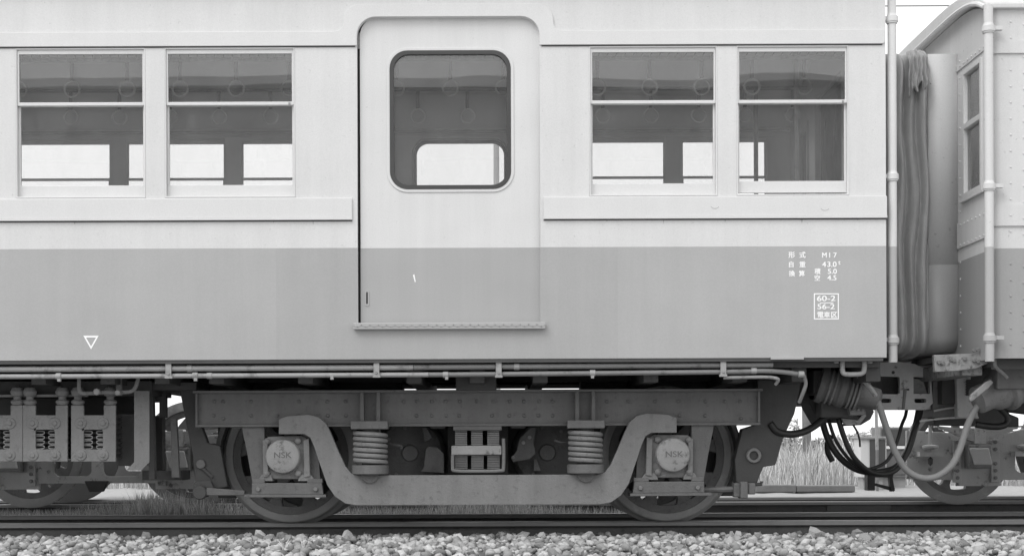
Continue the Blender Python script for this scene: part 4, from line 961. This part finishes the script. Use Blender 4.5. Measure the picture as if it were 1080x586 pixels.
for q_ in (899, 905, 910): bolt(q_, 432, .56, .010, .012, 'steel_light', car)
ptube([(905.5, 396.5, .34), (911, 401, .33), (918, 409, .33), (923.5, 417, .35)], .016, 8, 4).build('socket_lever', 'cast_light', so, 0, True)
MB().pbox(866, 415, 900, 440, .62, .8).build('socket_bracket', 'iron_dark', so, .01)
MB().pprism([(845, 400), (915, 398), (905, 425), (880, 442), (866, 447), (856, 430)], .8, 1.1).build('draft_gear', 'iron_dark', car, .01)
MB().pprism([(893, 427), (917, 424), (922, 434), (918, 442), (908, 448), (890, 449), (893, 444), (911, 442)], .75, .82).build('hose_bracket', 'iron_dark', car, .004)
MB().pprism([(888, 441), (905, 443), (911, 436), (914, 438), (907, 447), (893, 448), (890, 446)], .72, .745).build('cotter_plate', 'cast_light', car, .002)
so2 = socket('jumper_socket', (1080, 400, .50), (1028, 423, .44), .125, nx, 'iron_dusty')
MB().pprism([(1022.5, 421), (1024, 416), (1040, 402.5), (1045, 400), (1048, 403), (1043, 409), (1028, 421), (1024, 424)], .29, .32).build('socket_lever', 'steel_light', so2, .006)
h = ptube([(921, 416, .48), (926, 424, .46), (931, 439, .45), (938, 460, .45), (946, 480, .45), (957, 496, .45), (972, 503.5, .45), (988, 502, .45), (1003, 491, .44), (1012, 474, .44), (1019, 452, .44), (1027, 434, .44), (1036, 423, .45)], .0215, 12, 6).build('jumper_hose', 'hose_grey', None, 0, 'all')
tag(h, 'thick pale grey hose looping low between the two cars', 'hose')
def cable(pts, r, label, name='jumper_cable', m='rubber', group=None):
    o = ptube(pts, r, 10, 6).build(name, m, None, 0, 'all'); return tag(o, label, 'cable', group)
G = 'black jumper cables under the gangway'
cable([(867, 443, .85), (873, 462, .85), (884, 480, .86), (898, 492, .88), (912, 497, .9), (928, 497, .95), (945, 492, 1.0), (957, 476, 1.05), (964, 455, 1.08), (968, 438, 1.12), (970, 426, 1.2)], .022, 'thickest black cable sagging lowest under the gangway', group=G)
cable([(874, 443, .8), (881, 463, .8), (893, 481, .82), (906, 492, .84), (918, 494, .88), (935, 486, .95), (945, 468, 1.0), (951, 448, 1.05), (955, 438, 1.12), (957, 426, 1.2)], .012, 'thin black cable just above the lowest sagging cables', group=G)
cable([(884, 441, .75), (890, 460, .75), (898, 478, .76), (907, 489, .8), (918, 497, .85), (933, 499.5, .9), (946, 494, .95), (956, 478, 1.0), (965, 452, 1.05), (970, 438, 1.12), (972, 426, 1.2)], .018, 'black cable hanging from the socket bracket beside the pale hose', group=G)
cable([(900, 448, .9), (904, 455, .9), (906.5, 463, .9), (907, 471, .9)], .007, 'short thin black wire dangling below the socket bracket', group=G)
cable([(877, 459, .95), (873, 466, .95), (873, 476, .95), (878, 486, .95)], .020, 'short stub of black hose hanging free behind the sagging cables', 'hose_stub', 'rubber', G)
cable([(812, 446, .55), (820, 455, .55), (835, 457.5, .56), (850, 454, .6), (863, 446, .65), (873, 436, .7)], .024, 'thick black brake hose curving from the bogie end to the draft gear', 'brake_hose')
cable([(1029, 447, .7), (1040, 449, .7), (1054, 449.5, .7), (1062, 446, .7), (1062, 438, .7), (1052, 428, .7)], .022, 'black hose looped above the leaf spring of the parked bogie', 'brake_hose')
# lever stand on the ballast
ls = empty('point_stand', (WX(930, 518, 2.6), 2.6, -.16), 'small black iron stand on the ballast between the tracks', 'stand')
MB().pbox(915, 500, 923, 517, 2.55, 2.65).build('post', 'iron_dark', ls, .004)
MB().pprism([(921, 511), (923, 509), (944, 514), (943, 518)], 2.58, 2.62).build('brace', 'iron_dark', ls); MB().pprism([(938, 501), (941, 501), (944, 517), (940, 518)], 2.57, 2.63).build('post', 'iron_dark', ls)
MB().pbox(915, 499, 942, 503, 2.56, 2.64).build('cap', 'iron_dark', ls)

# ================================================================== BOGIES PARKED ON THE NEIGHBOURING TRACK
def parked(cxpx, label, flip, full):
    """plate-frame bogie; wheel centre given in pixels at the rail depth"""
    yw = 3.86; x0 = WX(cxpx, 500, yw); s = 1 if not flip else -1
    t = empty('plate_frame_bogie', (x0+s*.8, 4.46, 0), label, 'bogie', 'bogies parked on the neighbouring track')
    wb = 1.42; FDp = 3.30
    Xf = lambda v: x0+s*v
    # frame plate
    zt_, zb_ = .66, .20
    outl = [(Xf(-.58), zb_+.01), (Xf(-.16), zb_+.0), (Xf(-.16), zb_-.05), (Xf(.22), zb_-.05), (Xf(.22), zb_), (Xf(wb-.22), zb_), (Xf(wb-.22), zb_-.05), (Xf(wb+.16), zb_-.05), (Xf(wb+.16), zb_), (Xf(wb+.58), zb_+.01), (Xf(wb+.58), .62), (Xf(wb+.2), .60), (Xf(wb-.3), .60), (Xf(wb*.5+.2), zt_), (Xf(wb*.5-.2), zt_), (Xf(.3), .60), (Xf(-.2), .60), (Xf(-.58), .62)]
    hs_ = [rrect(min(Xf(.34), Xf(.66)), .26, max(Xf(.34), Xf(.66)), .44, .05), rrect(min(Xf(.76), Xf(1.08)), .26, max(Xf(.76), Xf(1.08)), .44, .05)]
    plate('frame_plate', [outl]+hs_, FDp, FDp+.03, 'frame_grey', t, .004)
    if flip: plate('far_frame_plate', [outl]+hs_, 5.6, 5.63, 'iron', t)
    for v in (0, wb):
        wheel(Xf(v), yw, t) if full else None
        if flip or v: MB().lathe([(0, .0), (.12, .0), (.14, .03), (.34, .04), (.38, .0), (.4388, .0), (.4388, .085), (.466, .10), (.466, .13), (.0, .13)], (Xf(v), 8.92-yw, .4388), (0, -1, 0), 40).build('wheel', 'iron_dark', t, 0, True)
        MB().tube([(Xf(v), 3.5, .4388), (Xf(v), 4.7, .4388)], .06, 12).build('axle', 'iron_dark', t)
        ab = MB().box(Xf(v)-.095, Xf(v)+.095, FDp-.14, FDp-.0005, .30, .50).build('axle_box', 'steel_light', t, .012)
        MB().prism([(Xf(v)-.10, .47), (Xf(v)+.06, .47), (Xf(v)+.09, .33), (Xf(v)-.06, .33)], FDp-.17, FDp-.1405).build('box_lid', 'hut_wall', ab, .008)
        for q in (-1, 1):
            MB().box(Xf(v)+q*.16-.035, Xf(v)+q*.16+.035, FDp-.03, FDp-.0005, .18, .54).build('horn_guide', 'frame_grey', t, .004)
            bm_ = MB()
            for z in (.22, .28, .34, .46, .52): bm_.cyl((Xf(v)+q*.16, FDp-.03, z), (0, -1, 0), .016, .014, 8)
            o = bm_.build('guide_bolts', 'steel_light', t, 0, True); o['kind'] = 'stuff'
        # leaf spring above the box
        sp = None
        for j in range(7):
            Lh = .36-.042*j; z = .635-j*.0165
            pts = [(Xf(v)+Lh*u, z-.0-.03*(0)+.018*u*u*0+.045*(u*u)*.5) for u in np.linspace(-1, 1, 13)]
            pts2 = [(x, zz-.0135) for x, zz in pts][::-1]
            o = MB().prism(pts+pts2, FDp-.12, FDp-.03).build('leaf_spring' if sp is None else 'leaf', 'frame_grey', t if sp is None else sp)
            if sp is None: sp = o
        MB().box(Xf(v)-.045, Xf(v)+.045, FDp-.135, FDp-.02, .505, .65).build('spring_buckle', 'frame_grey', sp, .005)
        for q in (-1, 1):
            xh = Xf(v)+q*.40
            MB().tube([(xh, FDp-.07, .70), (xh, FDp-.07, .42)], .016, 8).lathe([(0, 0), (.055, 0), (.07, .015), (.07, .03), (.03, .04), (0, .04)], (xh, FDp-.07, .46), (0, 0, 1), 14).box(xh-.10, xh+.10, FDp-.11, FDp-.0006, .40, .44).build('spring_hanger', 'frame_grey', t, 0, True)
            MB().lathe([(0, 0), (.02, .02), (.024, .06), (0, .08)], (xh, FDp-.07, .32), (0, 0, 1), 8).build('hanger_nut', 'iron', t, 0, True)
    # centre: bolster end
    MB().prism([(Xf(wb*.5-.10), .22), (Xf(wb*.5+.10), .22), (Xf(wb*.5+.06), .13), (Xf(wb*.5-.06), .13)], FDp-.04, FDp-.0005).build('bolster_end', 'iron_dark', t, .006)
    MB().box(min(Xf(wb*.5-.2), Xf(wb*.5+.2)), max(Xf(wb*.5-.2), Xf(wb*.5+.2)), FDp+.03, 5.6, .40, .62).build('bolster', 'iron_dark', t, .01)
    return t
parked(1006, 'plate framed bogie with leaf springs on the neighbouring track under the riveted car', False, True)
parked(206, 'plate framed bogie on the neighbouring track seen below the resistor boxes', True, True)

# ================================================================== BACKGROUND
pole = empty('fence_post', (WX(849, 503, 16), 16, -.27), 'grey timber post standing in the pale field grass', 'post')
x, z = W(850.5, 500, 16)
MB().tube([(x, 16, -.3), (x+.01, 16, .5), (x, 16, 1.25)], [.085, .08, .075], 12).build('shaft', 'timber', pole, 0, True)
def leafblob(n, c, r, size, seed):
    r_ = random.Random(seed); v = []; f = []
    for i in range(n):
        while True:
            p = Vector((r_.uniform(-1, 1), r_.uniform(-1, 1), r_.uniform(-1, 1)))
            if p.length < 1 and mn.noise(p*2.3+Vector((seed, 0, 0)))+.35-p.length*.35 > 0: break
        q = Vector((c[0]+p.x*r[0], c[1]+p.y*r[1], c[2]+p.z*r[2])); a = Vector((r_.gauss(0, 1), r_.gauss(0, 1), r_.gauss(0, 1))).normalized(); b = a.orthogonal().normalized(); s = size*r_.uniform(.6, 1.4)
        k = len(v); v += [tuple(q-a*s), tuple(q+b*s*.5), tuple(q+a*s), tuple(q-b*s*.5)]; f.append((k, k+1, k+2, k+3))
    return MB().add(v, f)
vx = WX(838, 470, 15.7); vine = empty('creeper', (vx, 15.8, -.27), 'leafy creeper climbing beside the timber post', 'plant')
leafblob(420, (vx+.03, 15.8, .35), (.13, .12, .62), .035, 3).build('foliage', 'leaf', vine); MB().tube([(vx, 15.8, -.3), (vx+.04, 15.8, .4), (vx+.02, 15.8, .8)], .012, 6).build('stem', 'timber', vine)
for i, (p, d, w, h) in enumerate(((818, 34, 1.3, .7), (868, 30, .9, .55), (900, 36, 1.2, .7), (785, 38, 1.5, .8), (940, 40, 1.6, .9), (195, 34, 1.2, .6), (235, 38, 1.4, .7), (70, 36, 1.5, .6), (560, 40, 1.6, .8))):
    x = WX(p, 460, d); sh = empty('shrub', (x, d, -.3), 'low pale shrub at the far edge of the grass field', 'shrub', 'shrubs along the field edge')
    leafblob(900, (x, d, h*.55-.1), (w, w*.6, h*.8), .09, 20+i).build('crown', 'leaf', sh); MB().tube([(x, d, -.35), (x+.05, d, h*.6)], .05, 6).build('trunk', 'timber', sh)
# baulks beside the neighbouring track
for (a, b, y0, y1, lab) in ((797, 840, 511, 519, 'pale timber baulk lying in line beyond the neighbouring track'), (840.5, 902, 511.5, 518.5, 'darker grooved timber baulk beyond the neighbouring track')):
    m_ = MB().pbox(a, y0, b, y1, 6.4, 6.62)
    xa_, za_ = W(a, y1, 6.4); xb_, _ = W(b, y1, 6.4)
    o = m_.box(xa_+.02, xb_-.02, 6.42, 6.60, -.42, za_-.001).build('timber_baulk', 'timber', None, .01); tag(o, lab, 'baulk')
# relay cabinets on the gravel, seen between the cables
ca = empty('relay_cabinet', (WX(921, 514, 7.2), 7.35, 0), 'slim pale relay cabinet with a dark door on the gravel behind the cables', 'cabinet', 'relay cabinets beyond the tracks')
MB().pbox(908, 462, 935, 503, 7.2, 7.5).build('body', 'hut_wall', ca, .006); MB().pbox(906.5, 460, 936.5, 462.2, 7.17, 7.53).build('lid', 'conduit', ca, .004)
MB().pbox(917.5, 463.5, 934, 501.5, 7.188, 7.1995).build('door', 'iron_dark', ca, .003); MB().box(WX(911, 505, 7.2), WX(932, 505, 7.2), 7.24, 7.46, -.02, WZ(921, 503, 7.2)-.0005).build('plinth', 'concrete', ca)
cb = empty('relay_cabinet', (WX(948, 514, 7.6), 7.75, 0), 'taller dark relay cabinet with a pale cross rail behind the cables', 'cabinet', 'relay cabinets beyond the tracks')
MB().pbox(928, 450, 960, 503, 7.6, 7.95).build('body', 'iron_dusty', cb, .006)
MB().pbox(930, 452, 957.5, 469, 7.588, 7.5995).build('door', 'iron_dark', cb, .003); MB().pbox(930, 475, 957.5, 500, 7.588, 7.5995).build('door', 'iron', cb, .003)
MB().pbox(926, 470, 961, 473, 7.57, 7.5875).build('cross_rail', 'plastic_white', cb, .002); MB().box(WX(932, 505, 7.6), WX(956, 505, 7.6), 7.64, 7.9, -.02, WZ(944, 503, 7.6)-.0005).build('plinth', 'concrete', cb)
mk = MB().tube([PT(925, 474, 6.9), PT(924, 432, 6.9)], .018, 8).build('marker_stake', 'conduit', None, 0, True)
xm, zm_ = W(925, 474, 6.9); mk.data.transform(Matrix.Identity(4)); tag(mk, 'thin pale upright stake beyond the tracks behind the hose', 'stake')
MB().tube([(xm, 6.9, -.36), (xm, 6.9, zm_)], .017, 8).build('stake_foot', 'timber', mk)
# utility pole and wires beyond the train
up = empty('utility_pole', (WX(523, 170, 26), 26, -.3), 'tall concrete utility pole seen through the door window', 'pole')
x = WX(523.5, 170, 26); MB().tube([(x, 26, -.3), (x, 26, 12)], [.085, .06], 12).build('shaft', 'concrete', up, 0, True); MB().box(x-.7, x+.7, 25.9, 25.98, 10.4, 10.5).build('crossarm', 'timber', up)
for (y, z, lab) in ((4.46, WZ(960, 6.5, 4.46), 'thin overhead wire crossing the sky between the roofs'),):
    o = MB().tube([(-30, y, z), (30, y, z)], .006 if y < 10 else .012, 6).build('overhead_wire', 'iron_dark'); tag(o, lab, 'wire')
# weeds in the ballast
for i, (p, y, h) in enumerate(((320, 571, .10), (388, 558, .07), (300, 575, .09), (494, 556, .05), (905, 583, .08), (1010, 575, .07), (430, 560, .04))):
    d = .2 if y < 565 else -.5; x, z = W(p, y, d); v = []; f = []
    for k in range(9):
        a = random.uniform(0, 6.28); l = random.uniform(.2, .7)*h; hh = h*random.uniform(.6, 1.1); b = len(v); w = .0022
        v += [(x-w, d, bed_z(d)-.0), (x+w, d, bed_z(d)), (x+cos(a)*l*.4+w, d+sin(a)*l*.4, bed_z(d)+hh*.65), (x+cos(a)*l*.4-w, d+sin(a)*l*.4, bed_z(d)+hh*.65), (x+cos(a)*l, d+sin(a)*l, bed_z(d)+hh)]
        f += [(b, b+1, b+2, b+3), (b+3, b+2, b+4)]
    o = MB().add(v, f).build('weed', 'grass'); tag(o, 'thin wisp of dry weed sprouting from the ballast stones', 'weed', 'weeds in the ballast')

# ================================================================== BEHIND THE PHOTOGRAPHER (mirrored in the window glass)
sb = empty('station_building', (4, -26, -1.2), 'long station building with a low pitched roof facing the train', 'building')
MB().box(-16, 9.5, -30, -24, -1.2, 8.7).build('wall', 'hut_wall', sb)
MB().add([(-16.7, -23.3, 8.6), (10.9, -23.3, 8.6), (10.9, -30.7, 8.6), (-16.7, -30.7, 8.6), (-16.7, -25.2, 9.3), (5.6, -25.2, 9.3), (5.6, -28.8, 9.3), (-16.7, -28.8, 9.3)], [(0, 1, 5, 4), (1, 2, 6, 5), (2, 3, 7, 6), (3, 0, 4, 7), (4, 5, 6, 7), (3, 2, 1, 0)]).build('roof', 'concrete', sb)
for k in range(-6, 5):
    for zz in (0.0, 3.4):
        w_ = MB().box(-.6+k*2.1, .6+k*2.1, -23.99, -23.95, zz, zz+1.5).build('window', 'white_paint', sb); MB().box(-.5+k*2.1, .5+k*2.1, -23.949, -23.93, zz+.1, zz+1.4).build('window_pane', 'iron_dark', sb)
